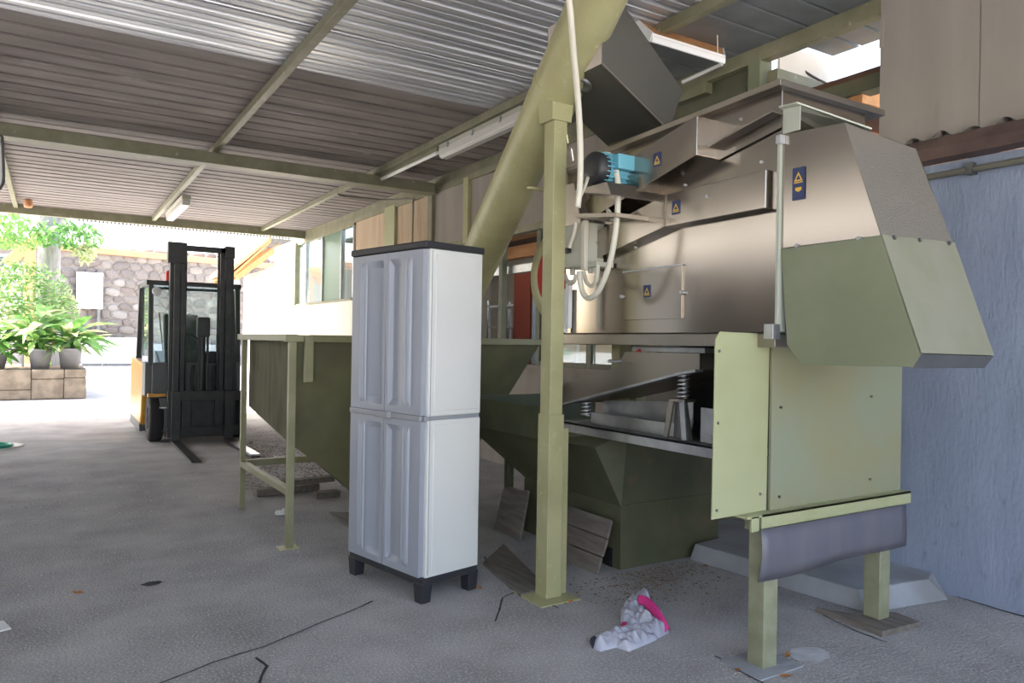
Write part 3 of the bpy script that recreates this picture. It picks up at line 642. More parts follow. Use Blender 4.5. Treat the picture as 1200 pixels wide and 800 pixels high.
# ------------------------------------------------ collecting hopper below the platform
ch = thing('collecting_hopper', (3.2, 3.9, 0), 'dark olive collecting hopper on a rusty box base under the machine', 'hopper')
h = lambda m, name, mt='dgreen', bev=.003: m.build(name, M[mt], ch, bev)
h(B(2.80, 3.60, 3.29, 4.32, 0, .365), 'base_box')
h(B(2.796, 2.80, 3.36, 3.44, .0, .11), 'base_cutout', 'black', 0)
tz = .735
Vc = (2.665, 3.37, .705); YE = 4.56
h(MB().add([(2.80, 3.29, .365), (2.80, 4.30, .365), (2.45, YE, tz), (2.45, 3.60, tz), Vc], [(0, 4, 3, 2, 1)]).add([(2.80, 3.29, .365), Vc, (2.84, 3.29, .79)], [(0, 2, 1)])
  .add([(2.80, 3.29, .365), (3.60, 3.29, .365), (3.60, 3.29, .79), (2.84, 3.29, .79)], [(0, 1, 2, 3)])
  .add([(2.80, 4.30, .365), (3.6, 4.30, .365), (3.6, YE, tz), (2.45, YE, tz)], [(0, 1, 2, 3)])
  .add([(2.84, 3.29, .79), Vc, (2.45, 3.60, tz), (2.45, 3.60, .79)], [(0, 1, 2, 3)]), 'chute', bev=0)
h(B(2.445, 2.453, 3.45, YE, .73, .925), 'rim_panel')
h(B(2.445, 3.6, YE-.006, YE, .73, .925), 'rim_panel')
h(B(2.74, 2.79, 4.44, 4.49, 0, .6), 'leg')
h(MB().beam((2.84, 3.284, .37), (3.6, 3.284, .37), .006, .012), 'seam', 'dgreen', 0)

# ================================================================== AUGER CONVEYOR
au = thing('auger_conveyor', (2.19, 3.1, 0), 'olive green tube conveyor held by a square green post', 'conveyor')
A0, A1 = Vector((2.417, 4.231, 1.941)), Vector((2.227, 3.17, 2.643)); dA = (A1-A0).normalized()
top, bot = A1+dA*.95, A0-dA*1.75
tb = MB().cyl(bot, top, .132, n=48).build('tube', M['green'], au)
MB().cyl(A1-dA*.02, A1+dA*.01, .137, n=48).build('clamp_band', M['green'], au)
MB().cyl(top-dA*.03, top+dA*.012, .16, n=48).build('end_flange', M['green'], au)
q = P(608, 227, Y=3.47); MB().tube([q+Vector((-.05, -.16, 0)), q+Vector((-.02, -.18, 0)), q+Vector((.04, -.18, -.005)), q+Vector((.06, -.16, -.005))], .008, 8).build('lifting_lug', M['green'], au)
for s_ in (0, 1):
    q = A0+dA*(.2+.35*s_); MB().cyl(q-dA*.004, q+dA*.004, .1335, n=48).build('weld_seam', M['green'], au)
PX, PY = 2.19, 3.135
B(PX-.04, PX+.04, PY-.045, PY+.045, .93, 2.47).build('post', M['green'], au, .004)
B(PX-.046, PX+.046, PY-.051, PY+.051, .0, .935).build('post_sleeve', M['green'], au, .003)
B(PX+.03, PX+.10, PY-.02, PY+.09, .0, .86).build('post_stiffener', M['green'], au, .003)
B(PX-.13, PX+.11, PY-.13, PY+.14, 0, .008).build('base_plate', M['green'], au, .001)
MB().hexa([(PX-.06, PY-.055, 2.43), (PX+.06, PY-.055, 2.43), (PX+.06, PY+.06, 2.43), (PX-.06, PY+.06, 2.43), (PX-.06, PY-.055, 2.52), (PX+.07, PY-.055, 2.52), (PX+.07, PY+.09, 2.56), (PX-.06, PY+.09, 2.56)]).build('post_bracket', M['green'], au, .003)
sp = MB(); nn = 18; v = []
for i in range(nn+1):
    a_ = -2.2+1.9*i/nn
    for s_ in (-.12, .10):
        x_ = dA.orthogonal(); 
        e1 = Vector((1, 0, 0)); e1 = (e1-dA*e1.dot(dA)).normalized(); e2 = dA.cross(e1)
        v.append(A1-dA*.06+dA*s_+e1*(.136*math.cos(a_))+e2*(.136*math.sin(a_)))
sp.add(v, [(2*i, 2*i+1, 2*i+3, 2*i+2) for i in range(nn)], True).build('saddle', M['green'], au)
# discharge box (chute from the tube into the machine)
yb0, yb1 = 2.80, 3.25
pa, pb = P(705, 74.4, Y=yb0), P(705, -6, Y=yb0)
pr, pe, pc = P(800, 105, Y=yb0), P(787, 148, Y=yb0), P(722, -6, Y=yb0)
pd = P(778, 147.5, Y=yb0); pe2 = P(785, 152, Y=yb0)
poly = [pb, pa, pd, pe2, pr, pc]
def fold(poly, y0, y1, t=.004):
    return [Vector((p.x, y0, p.z)) for p in poly]
fr = fold(poly, yb0, yb1)
MB().prism(fr, (0, .004, 0)).build('chute_front', M['chute'], au, .001)
MB().prism([p+Vector((0, yb1-yb0, 0)) for p in fr], (0, .004, 0)).build('chute_back', M['chute'], au, .001)
D = Vector((0, yb1-yb0, 0))
MB().plate([fr[0], fr[1], fr[1]+D, fr[0]+D], .004).build('chute_side', M['chutelit'], au, .001)
MB().plate([fr[1], fr[2], fr[2]+D, fr[1]+D], .004).build('chute_underside', M['chute'], au, .001)
MB().plate([fr[4], fr[5], fr[5]+D, fr[4]+D], .004).build('chute_top', M['chute'], au, .001)
B(2.62, 2.69, yb0+.02, yb1-.02, 2.318, 2.47).build('inlet_throat', M['chute'], au)
MB().plate([fr[3], fr[4], fr[4]+D, fr[3]+D], .004).build('chute_end', M['chute'], au, .001)
MB().beam(fr[1]+Vector((-.003, -.002, 0)), fr[2]+Vector((-.003, -.002, 0)), .008, .01).build('chute_edge', M['steel2'], au)
nu = (fr[2]-fr[1]).cross(D).normalized(); du = P(684, 98, X=1.0)-EYE; q = EYE+du*((fr[1]-EYE).dot(nu)/du.dot(nu)); nu = nu if nu.dot(du) < 0 else -nu
MB().lathe(q, nu, [(0, .004), (.028, .004), (.030, .016), (.046, .018), (.048, .002)], 24).build('outlet_stub', M['steeldark'], au)
# hanging supply cable
cbl_ = MB().tube([Vector((1.80, 2.45, 3.335)), P(667, -30, Y=2.46), P(669, 20, Y=2.48), P(673, 70, Y=2.55), P(678, 125, Y=2.62), P(680, 170, Y=2.66), P(680, 210, Y=2.68), P(677, 243, Y=2.69)], .014, 10).build('supply_cable', M['cable'])
tag(cbl_, 'cream flexible cable hanging down beside the green post', 'cable')
wr_ = MB().tube([P(676, 238, Y=2.69), P(684, 222, Y=2.74), P(689, 208, Y=2.78)], .008, 8).build('cable_end', M['cable'], cbl_)

# ================================================================== FEED HOPPER ON LEGS
hp = thing('feed_hopper', (2.2, 5.2, 0), 'olive green steel feed hopper on angle-iron legs beside the forklift', 'hopper')
hh = lambda m, name, mt='hopleg', bev=.003: m.build(name, M[mt], hp, bev)
X0, X1, Y0, Y1, ZR = 1.30, 3.16, 4.68, 6.0, 1.315
xa = 1.305
lf1, lf2 = (1.30, 4.65), (1.25, 5.88)
hh(B(1.255, 1.30, 4.632, 4.672, 0, ZR), 'leg'); hh(B(1.235, 1.275, 5.87, 5.91, 0, ZR), 'leg')
hh(B(3.0, 3.045, 5.87, 5.91, 0, ZR), 'leg'); 
hh(MB().box(X0-.07, X1, Y0-.05, Y0+.01, ZR-.035, ZR+.012), 'rim_front'); hh(B(X0-.07, X0+.02, Y0, Y1, ZR-.03, ZR+.015), 'rim_side')
hh(B(X0-.07, X1, Y1-.03, Y1+.03, ZR-.03, ZR+.015), 'rim_rear'); hh(B(X1-.02, X1+.03, Y0-.03, Y1, ZR-.035, ZR+.012), 'rim_side')
# end plate, sloping floor, front and right walls
K0 = Vector((xa, 4.80, .635)); K1 = Vector((xa, 5.95, .775)); T0 = Vector((xa, 4.66, ZR)); T1 = Vector((xa, 5.95, ZR))
BB0 = Vector((2.05, 4.95, .05)); BB1 = Vector((2.05, 5.4, .05)); BR0 = Vector((2.45, 4.95, .05)); BR1 = Vector((2.45, 5.4, .05))
TR0 = Vector((X1, 4.66, ZR)); TR1 = Vector((X1, 5.95, ZR))
hh(MB().plate([T1, T0, K0, K1], .005), 'end_plate', 'wornpanel', 0)
hh(MB().add([K1, K0, BB0, BB1], [(0, 1, 2, 3)]), 'sloping_floor', 'dgreen', 0)
hh(MB().add([T0, TR0, BR0, BB0, K0], [(0, 1, 2, 3, 4)]), 'front_wall', 'hopgreen', 0)
hh(MB().add([TR0, TR1, BR1, BR0], [(0, 1, 2, 3)]), 'right_wall', 'hopgreen', 0)
hh(MB().add([TR1, T1, K1, BB1, BR1], [(0, 1, 2, 3, 4)]), 'rear_wall', 'hopgreen', 0)
hh(MB().hexa([(1.345, 4.61, 1.03), (1.40, 4.61, 1.03), (1.40, 4.64, 1.03), (1.345, 4.64, 1.03), (1.345, 4.61, ZR), (1.40, 4.61, ZR), (1.40, 4.64, ZR), (1.345, 4.64, ZR)]), 'corner_gusset')
hh(MB().beam((1.28, 4.66, .345), (1.255, 5.88, .345), .045, .045), 'tie_rail'); hh(MB().beam((1.25, 5.89, .345), (3.02, 5.89, .345), .045, .05), 'tie_rail')
hh(MB().beam((1.27, 4.65, .0), (1.27, 4.65, .004), .12, .10, (0, 1, 0)), 'foot_plate', 'green', 0)

# ================================================================== FORKLIFT
fk = thing('forklift', (1.58, 10.6, 0), 'compact amber and black electric forklift with raised black mast and glazed cab', 'forklift')
ff = lambda m, name, mt='blackmetal', bev=.004, par=None: m.build(name, M[mt], par or fk, bev)
fx0, fx1 = 1.03, 2.13; MY = 9.86            # mast front plane
# mast
ff(B(1.265, 1.335, MY, MY+.15, .06, 2.44), 'outer_channel'); ff(B(1.345, 1.395, MY+.02, MY+.12, .10, 2.43), 'inner_channel')
ff(B(1.225, 1.262, MY+.06, MY+.17, .06, 2.44), 'outer_flange')
ff(B(1.865, 1.935, MY, MY+.15, .06, 2.44), 'outer_channel'); ff(B(1.80, 1.855, MY+.02, MY+.12, .10, 2.43), 'inner_channel')
ff(B(1.938, 1.97, MY+.06, MY+.17, .06, 2.40), 'outer_flange')
ff(B(1.19, 1.40, MY-.02, MY+.10, 2.20, 2.455), 'channel_head'); ff(B(1.85, 1.965, MY-.02, MY+.10, 2.30, 2.45), 'channel_head')
ff(B(1.25, 1.95, MY+.02, MY+.09, 2.36, 2.43), 'cross_head'); ff(B(1.40, 1.80, MY+.10, MY+.14, 1.93, 1.965), 'cross_bar')
for x in (1.405, 1.795): ff(MB().cyl((x, MY+.10, .3), (x, MY+.10, 2.36), .018, n=12), 'lift_hose')
ff(MB().cyl((1.60, MY+.06, .2), (1.60, MY+.06, 1.50), .045, n=20), 'lift_cylinder'); ff(B(1.54, 1.69, MY+.0, MY+.13, 1.30, 1.55), 'chain_anchor', 'blackmetal', .02)
for x in (1.56, 1.66): ff(MB().beam((x, MY+.01, .5), (x, MY+.01, 1.48), .03, .012, (0, 1, 0)), 'lift_chain')
for s_, x in ((0, 1.50), (1, 1.74)): ff(MB().tube([(x, MY+.02, .95), (x-.02, MY-.02, .75), (x+.01, MY-.02, .55), (x, MY+.02, .4)], .02, 8), 'hydraulic_hose', 'rubber', 0)
# carriage and forks
ff(B(1.20, 2.02, MY-.10, MY-.04, .52, .64), 'carriage_bar'); ff(B(1.20, 2.02, MY-.10, MY-.04, .08, .20), 'carriage_bar')
ff(B(1.36, 1.46, MY-.09, MY-.03, .15, .60), 'carriage_upright'); ff(B(1.74, 1.84, MY-.09, MY-.03, .15, .60), 'carriage_upright')
ff(B(1.22, 2.0, MY-.035, MY-.025, .10, .60), 'carriage_plate')
for x, yt in ((1.29, 8.20), (1.90, 8.27)):
    m = MB().prism([(x-.05, MY-.10, .64), (x-.05, MY-.14, .64), (x-.05, MY-.15, .05), (x-.05, yt, .022), (x-.05, yt, .012), (x-.05, MY-.10, .008)], (.10, 0, 0))
    ff(m, 'fork', 'blackmetal', .003)
    if x > 1.5: ff(B(x-.048, x+.048, yt+.01, 9.4, .024, .046), 'blade_sunlight', 'zincsteel', 0)  # bright strip stands for sunlight on the right fork blade
# front axle, wheels, cowls
for x in (1.02, 1.98):
    wh = ff(MB().lathe((x, 10.18, .285), (1, 0, 0), [(.13, .01), (.20, 0), (.27, .01), (.285, .03), (.285, .14), (.27, .16), (.20, .17), (.13, .16)], 32), 'wheel', 'rubber', 0)
    ff(MB().lathe((x, 10.18, .285), (1, 0, 0), [(0, .03), (.06, .03), (.07, .045), (.19, .045), (.20, .01)], 28), 'rim', 'white', 0, wh)
    ff(B(x-.01, x+.19, 9.98, 10.42, .56, .60), 'mudguard', 'orange')
for x in (1.40, 1.80):
    ff(MB().lathe((x-.08, 11.55, .20), (1, 0, 0), [(.08, 0), (.19, .01), (.20, .03), (.20, .13), (.19, .15), (.08, .16)], 28), 'rear_wheel', 'rubber', 0)
ff(B(1.06, 2.10, 10.06, 10.14, .45, .98), 'front_cowl', 'grey', .01)
ff(B(1.14, 1.24, 9.94, 10.06, .14, .55), 'tilt_bracket', 'grey'); ff(MB().cyl((1.13, 9.95, .43), (1.26, 9.95, .43), .02, n=12), 'tilt_pin', 'chrome', 0)
ff(B(1.22, 2.00, 10.14, 11.75, .18, .62), 'chassis', 'grey', .02)
def side(x0, x1):
    return MB().prism([(x0, 10.50, .30), (x0, 10.44, .62), (x0, 10.42, .95), (x0, 11.85, 1.02), (x0, 12.0, .85), (x0, 12.0, .25), (x0, 11.8, .16), (x0, 10.6, .16)], (x1-x0, 0, 0))
ff(side(.98, 1.20), 'side_body', 'orange', .03); ff(side(1.98, 2.18), 'side_body', 'orange', .03)
ff(B(.975, 2.185, 10.62, 11.9, .08, .20), 'skirt', 'grey', .01)
ff(MB().prism([(1.2, 11.5, .3), (1.2, 11.45, 1.02), (1.2, 11.95, .95), (1.2, 12.02, .3)], (.78, 0, 0)), 'counterweight', 'orange', .03)
ff(B(.985, 1.07, 10.12, 10.45, .56, .98), 'door_step_panel', 'grey', .01)
# cab frame, glass, seat, wheel
ZC = 1.99
for x, y in ((1.045, 10.12), (2.075, 10.12)): ff(MB().beam((x, y, .95), (x, y+.10, ZC), .055, .06, (0, 1, 0)), 'cab_pillar')
for x in (1.02, 2.10): ff(MB().beam((x, 11.28, 1.0), (x+(.02 if x < 1.5 else -.02), 11.20, ZC), .07, .09, (0, 1, 0)), 'cab_pillar')
rf = ff(MB().box(1.0, 2.12, 10.20, 10.26, ZC-.05, ZC+.01).box(1.0, 2.12, 11.15, 11.26, ZC-.05, ZC+.01).box(1.0, 1.06, 10.2, 11.26, ZC-.05, ZC+.01).box(2.06, 2.12, 10.2, 11.26, ZC-.05, ZC+.01), 'roof_frame')
ff(B(1.06, 2.06, 10.26, 11.15, ZC-.03, ZC-.02), 'roof_pane', 'cabglass', 0, rf)
ff(MB().plate([(1.07, 10.13, .98), (2.05, 10.13, .98), (2.05, 10.22, ZC-.05), (1.07, 10.22, ZC-.05)], .006), 'windscreen', 'cabglass', 0)
ff(B(1.035, 1.041, 10.24, 11.16, 1.05, ZC-.05), 'side_pane', 'cabglass', 0); ff(B(2.08, 2.086, 10.24, 11.16, 1.05, ZC-.05), 'side_pane', 'cabglass', 0)
ff(B(1.03, 1.055, 10.62, 10.70, 1.42, 1.46), 'door_catch', 'black')
ff(MB().lathe((1.10, 10.10, 1.86), (0, -1, 0), [(0, .03), (.05, .025), (.055, 0), (.05, -.05)], 20), 'work_lamp', 'white', 0)
ff(B(1.28, 1.84, 11.0, 11.45, .98, 1.08), 'seat', 'seat', .03); ff(MB().beam((1.56, 11.40, 1.05), (1.56, 11.46, 1.62), .46, .10, (0, 1, 0)), 'seat_back', 'seat', .03)
ff(B(1.10, 2.04, 10.18, 10.36, .95, 1.12), 'dashboard', 'grey', .02)
pts = [Vector((1.50+.17*math.cos(t), 10.58+.16*math.sin(t)*.6, 1.22+.16*math.sin(t)*.8)) for t in [2*math.pi*i/20 for i in range(21)]]
st = ff(MB().tube(pts, .016, 8, 2), 'steering_wheel', 'black', 0); ff(MB().beam((1.5, 10.36, 1.08), (1.5, 10.58, 1.22), .03, .03), 'column', 'black', .0, st)
ff(MB().cyl((1.20, 10.18, 1.02), (1.14, 10.19, 1.60), .008, n=8), 'wiper', 'black', 0)
ff(B(1.272, 1.30, 10.17, 10.185, 1.0, 1.86), 'edge_strip', 'limestrip', .002)  # thin yellow-green strip beside the mast
bc = ff(MB().lathe((1.30, 10.6, ZC+.01), (0, 0, 1), [(.055, 0), (.05, .04), (.045, .13), (.03, .16), (0, .165)], 20), 'beacon', 'beacon', 0)
ff(MB().cyl((1.34, 10.66, ZC), (1.34, 10.66, ZC+.40), .03, n=12), 'exhaust_pole', 'white', 0)
ff(B(1.98, 2.10, 9.95, 10.06, .50, .62), 'step', 'black'); ff(MB().cyl((1.96, 9.98, .56), (2.14, 9.98, .56), .018, n=10), 'handle_bar', 'chrome', 0)
ff(MB().beam((2.02, 10.02, .62), (1.96, 9.98, 1.9), .05, .05, (0, 1, 0)), 'hose_guide')

# ================================================================== CLOTH ON THE FLOOR
def crumple(outline, h, seed, name, mt, parent=None, amp=1.0):
    """cloth heap over a floor outline: domed, with folds"""
    o2 = [Vector((p.x, p.y)) for p in outline]
    def inside(q):
        c_ = False; j = len(o2)-1
        for i in range(len(o2)):
            a, b = o2[i], o2[j]
            if (a.y > q.y) != (b.y > q.y) and q.x < (b.x-a.x)*(q.y-a.y)/(b.y-a.y)+a.x: c_ = not c_
            j = i
        return c_
    def dist(q):
        d = 9
        for i in range(len(o2)):
            a, b = o2[i], o2[(i+1) % len(o2)]; ab = b-a; t = max(0, min(1, (q-a).dot(ab)/max(ab.dot(ab), 1e-9)))
            d = min(d, (q-(a+ab*t)).length)
        return d
    n = 140; cen = sum(o2, Vector((0, 0)))/len(o2); rings = 16; v = []; f = []
    # ring mesh from outline to centre
    per = []
    L = [(o2[(i+1) % len(o2)]-o2[i]).length for i in range(len(o2))]; T = sum(L)
    for k in range(n):
        s_ = T*k/n; i = 0
        while s_ > L[i]: s_ -= L[i]; i += 1
        per.append(o2[i]+(o2[(i+1) % len(o2)]-o2[i])*(s_/L[i]))
    for r in range(rings):
        t = r/rings
        for p in per:
            q = p.lerp(cen, t); d = dist(q); 
            e = min(1, d/.07); hz = h*math.sqrt(max(0, 1-(1-e)**2))
            w_ = noise.noise(Vector((q.x*14+seed, q.y*14, seed)))*.5 + abs(noise.noise(Vector((q.x*26+seed, q.y*11, 2))))*1.3 + .5*noise.noise(Vector((q.x*40, q.y*30, seed))) - .35
            z = .006+hz*(.75+.75*amp*w_)
            v.append((q.x, q.y, max(.004, z)))
    v.append((cen.x, cen.y, v[-1][2]))
    for r in range(rings-1):
        for k in range(n): f.append((r*n+k, r*n+(k+1) % n, (r+1)*n+(k+1) % n, (r+1)*n+k))
    for k in range(n): f.append(((rings-1)*n+k, (rings-1)*n+(k+1) % n, rings*n))
    v += [(p.x, p.y, .002) for p in per]; b0 = rings*n+1
    for k in range(n): f.append((b0+k, b0+(k+1) % n, (k+1) % n, k))
    return MB().add(v, f, True).build(name, M[mt], parent)
Zp = lambda l, z=0: [P(a, b, Z=z) for a, b in l]
rag = crumple(Zp([(727, 716), (738, 706), (752, 703), (766, 712), (778, 728), (784, 742), (772, 748), (752, 744), (736, 738), (727, 730)], .0), .075, 3, 'dropped_garment', 'cloth')
tag(rag, 'grey garment with pink hem crumpled on the concrete floor', 'clothing')
crumple(Zp([(692, 754), (704, 747), (726, 742), (744, 737), (768, 741), (770, 750), (752, 758), (737, 764), (722, 759), (704, 764), (696, 761)]), .055, 8, 'sleeve', 'cloth', rag, .8)
crumple(Zp([(691, 752), (697, 749), (703, 755), (702, 761), (694, 760)]), .05, 2, 'cuff', 'navy', rag, .3)
crumple(Zp([(728, 726), (738, 731), (737, 738), (729, 737)]), .035, 5, 'pink_lining', 'pink', rag, .3)
hem = [(749, 706, .09), (758, 707, .095), (768, 717, .085), (777, 731, .06), (783, 744, .025)]
q = [P(a, b, Z=z*.9) for a, b, z in hem]
q = [P(a, b-7, Z=z) for a, b, z in hem]
m = MB(); v = []
for i, p in enumerate(q):
    d = (q[min(i+1, 4)]-q[max(i-1, 0)]).normalized(); s_ = d.cross(Vector((0, 0, 1))).normalized()*.017
    up = Vector((0, 0, .012)); v += [p-s_-up*1.6, p-s_*.5+up, p+s_*.6+up*.8, p+s_*1.3-up*2.5]
m.add(v, [(4*i+k, 4*i+4+k, 4*i+5+k, 4*i+1+k) for i in range(4) for k in range(3)], True)
o = m.build('hem', M['pink'], rag, 0, 'bright pink hem band'); sd = o.modifiers.new('sub', 'SUBSURF'); sd.levels = 2; sd.render_levels = 2
sd = o.modifiers.new('solid', 'SOLIDIFY'); sd.thickness = .006

# ================================================================== FLOOR CLUTTER
pb_ = [(3.415, 2.165), (3.98, 2.07), (WX-.005, 2.13), (WX-.005, 3.6), (3.61, 3.6), (3.61, 3.27), (3.31, 3.25)]
pt_ = [(3.44, 2.225), (3.93, 2.15), (WX-.005, 2.20), (WX-.005, 3.6), (3.61, 3.6), (3.61, 3.27), (3.345, 3.24)]
n_ = len(pb_)
pl = MB().add([(x, y, 0) for x, y in pb_]+[(x, y, .095) for x, y in pt_], [tuple(range(n_)), tuple(range(n_, 2*n_))]+[(i, (i+1) % n_, n_+(i+1) % n_, n_+i) for i in range(n_)]).build('concrete_plinth', M['plinth'], None, .006)
tag(pl, 'low cement plinth with sloped edges against the cement wall', 'plinth')
lb = MB().prism([(3.20, 1.95, 0), (3.47, 1.93, 0), (3.49, 2.06, 0), (3.40, 2.12, 0), (3.30, 2.125, 0), (3.21, 2.30, 0)], (0, 0, .028)).build('base_board', M['oldwood'], None, .003)
tag(lb, 'thin splintered board under the machine leg beside the plinth', 'board')
# leaning boards against the hopper base
def leaning(pts, t, name, mt, label, group=None, parent=None):
    o = MB().plate(pts, t).build(name, M[mt], parent, .003)
    if label: tag(o, label, 'board', group)
    return o
pn = thing('plank_panel', (2.68, 3.6, 0), 'weathered panel of three grey planks leaning on the olive hopper base', 'wooden panel')
def PL(px_, py_):       # plane leaning on the hopper base: foot at x=2.62, top near x=2.78 at z .40
    d = P(px_, py_, X=1.0)-EYE; n_ = Vector((.40, 0, -.15)); p0 = Vector((2.62, 3.5, 0)); t = (p0-EYE).dot(n_)/d.dot(n_); return EYE+d*t
rows = [((659, 590), (716, 609), (660, 611), (711, 631)), ((660, 612), (711, 632), (659, 634), (705, 652)), ((659, 635), (704, 653), (655, 653), (699, 673))]
for a, b, c_, d_ in rows:
    MB().plate([PL(*a), PL(*b), PL(*d_), PL(*c_)], .018).build('plank', M['oldwood'], pn, .003)
lp2 = [(594, 572), (602, 569), (612, 573), (623, 574), (613, 632), (583, 618)]
o = MB().plate([PL(*a)+Vector((-.03, 0, 0)) for a in lp2], .02).build('board', M['oldwood'], None, .003); tag(o, 'short split board leaning beside the three-plank panel', 'board')
for i, (pts, lab) in enumerate((([(566, 662), (590, 640), (640, 690), (610, 700)], 'flat grey board lying beside the green post base'),
                                ([(386, 602), (418, 603), (416, 622), (400, 613)], 'flat weathered board lying behind the white cabinet'))):
    o = MB().prism([P(a, b, Z=0) for a, b in pts], (0, 0, .018)).build('floor_board', M['oldwood'], None, .002); tag(o, lab, 'board')
o = MB().beam(P(299, 577, Z=.03), P(372, 569, Z=.03), .10, .055).build('timber_block', M['oldwood'], None, .004); tag(o, 'pale timber block lying under the feed hopper rail', 'timber')
o = MB().beam(P(330, 566, Z=.10), P(390, 560, Z=.10), .09, .045).build('timber_block', M['oldwood'], None, .004); tag(o, 'dark timber lying on the pale block under the hopper', 'timber')
o = B(1.85, 2.05, 5.95, 6.05, 0, .05).build('timber_block', M['oldwood'], None, .004); tag(o, 'small offcut of wood beneath the feed hopper outlet', 'timber')
c = P(330, 602, Z=0); pp = crumple([c+Vector((.05*math.cos(t), .045*math.sin(t), 0)) for t in [2*math.pi*i/9 for i in range(9)]], .05, 4, 'crumpled_paper', 'paper'); tag(pp, 'crumpled white paper between the hopper legs', 'paper')
# dry leaves
lm = MB().add([(0, -.022, .004), (.012, -.006, .012), (.010, .012, .010), (0, .024, .016), (-.010, .012, .006), (-.012, -.006, .010), (0, 0, .004)], [(0, 1, 6), (1, 2, 6), (2, 3, 6), (3, 4, 6), (4, 5, 6), (5, 0, 6)])
l0 = None
for i, (a, b, s_, lab) in enumerate(((562, 690, 1, 'dry orange leaf by the white cabinet foot'), (92, 696, 1.2, 'yellow brown leaf alone on the open floor'), (864, 786, 1, 'dry leaf in the floor crack by the near machine leg'), (921, 794, 1.2, 'curled brown leaf in front of the near machine leg'),
                            (923, 769, 1, 'dark curled leaf beside the near machine leg'), (972, 720, 1.2, 'orange leaf on the edge of the splintered board'), (669, 706, 1, 'dry leaf crumb by the green post base'), (826, 664, 1.3, 'yellow leaf at the edge of the cement plinth'))):
    q = P(a, b, Z=0)
    if l0 is None: o = l0 = lm.build('dry_leaf', M['dryleaf'])
    else: o = l0.copy(); C.objects.link(o)
    o.location = q; o.rotation_euler = (0, 0, i*1.3); o.scale = (s_,)*3
    tag(o, lab, 'leaf', 'dry leaves on the floor')
hs = MB().tube([P(-6, 522, Z=.036)+Vector((.16*math.cos(t), .16*math.sin(t), 0)) for t in [2*math.pi*i/18 for i in range(19)]], .02, 8, 2).build('hose_ring', M['green_pl']); tag(hs, 'green plastic ring lying on the open floor', 'hose')
o = MB().lathe(P(-2, 523, Z=.0), (0, 0, 1), [(0, .006), (.22, .006), (.25, .012), (.25, 0), (0, 0)], 28).build('white_lid', M['paper']); tag(o, 'pale round lid under the green plastic ring', 'lid')
o = MB().prism(Zp([(-30, 735), (4, 728), (13, 737), (-30, 748)]), (0, 0, .006)).build('paper_scrap', M['paper']); tag(o, 'pale paper scrap lying alone on the bare floor', 'paper')
# shell chips and grit
m = MB()
for i in range(4600):
    if i < 2600:
        q = P(random.uniform(285, 430), random.triangular(497, 600, 520), Z=0)
    else: q = P(random.uniform(0, 640), random.triangular(530, 790, 560), Z=0)
    if q.x > 4.0 or q.y > 13.5 or (q.x > 2.7 and 3.2 < q.y < 4.7): continue
    if 1.2 < q.x < 2.2 and 5.85 < q.y < 7.6: continue
    s_ = random.uniform(.005, .015)*(1 if q.y > 6 else .55 if q.y > 4.2 else .35); a_ = random.uniform(0, 6.28)
    p = [(q.x+s_*math.cos(a_+k*2.1)*random.uniform(.6, 1), q.y+s_*math.sin(a_+k*2.1)*random.uniform(.6, 1), .001) for k in range(3)]
    m.add(p+[(q.x, q.y, s_*.6)], [(0, 1, 3), (1, 2, 3), (2, 0, 3)])
o = m.build('floor_grit', M['chips']); tag(o, 'pale nut shell chips scattered over the floor', 'grit', None, 'stuff')

m = MB()
for i in range(1500):
    q = P(random.triangular(655, 860, 760), random.triangular(636, 712, 664), Z=0)
    if (q.x > 2.50 and q.y > 3.24) or (q.x > 3.28 and q.y > 2.1): continue
    s_ = random.uniform(.003, .010); a_ = random.uniform(0, 6.28)
    p = [(q.x+s_*math.cos(a_+k*2.1)*random.uniform(.6, 1.6), q.y+s_*math.sin(a_+k*2.1)*random.uniform(.6, 1.6), .001) for k in range(3)]
    m.add(p+[(q.x, q.y, s_*.5)], [(0, 1, 3), (1, 2, 3), (2, 0, 3)])
for i in range(2600):
    q = P(random.uniform(287, 425), random.triangular(498, 592, 525), Z=0)
    if q.x > 4.0 or q.y > 13.5: continue
    if 1.2 < q.x < 2.2 and 5.85 < q.y < 6.6: continue
    s_ = random.uniform(.005, .016)*(1 if q.y > 6 else .6); a_ = random.uniform(0, 6.28)
    p = [(q.x+s_*math.cos(a_+k*2.1)*random.uniform(.6, 1.6), q.y+s_*math.sin(a_+k*2.1)*random.uniform(.6, 1.6), .001) for k in range(3)]
    m.add(p+[(q.x, q.y, s_*.5)], [(0, 1, 3), (1, 2, 3), (2, 0, 3)])
o = m.build('husk_litter', M['husk']); tag(o, 'brown husk litter on the floor around the hoppers', 'litter', None, 'stuff')

# ================================================================== LAMPS AND ROOF FITTINGS
lx = 3.30
l1 = thing('batten_lamp', (lx, 6.0, 3.2), 'long lamp with cloudy diffuser hanging from the purlin near the green tube', 'lamp')
B(lx-.03, lx+.09, 5.20, 6.72, 3.215, 3.265).build('housing', M['ctl'], l1, .006)
MB().prism([(lx-.035, 5.2, 3.218), (lx-.025, 5.2, 3.15), (lx+.0, 5.2, 3.13), (lx+.06, 5.2, 3.13), (lx+.085, 5.2, 3.15), (lx+.095, 5.2, 3.218)], (0, 1.52, 0)).build('diffuser', M['diffuser'], l1, .006)
for y in (5.5, 6.0, 6.5): B(lx-.045, lx-.03, y, y+.03, 3.20, 3.25).build('clip', M['zincsteel'], l1)
l2 = thing('bare_tube_lamp', (lx, 7.6, 3.25), 'thin bare fluorescent tube under the purlin', 'lamp')
MB().cyl((lx+.02, 6.85, 3.22), (lx+.02, 8.35, 3.22), .02, n=14).build('tube', M['white'], l2); B(lx, lx+.04, 6.83, 8.37, 3.235, 3.27).build('rail', M['beam'], l2)
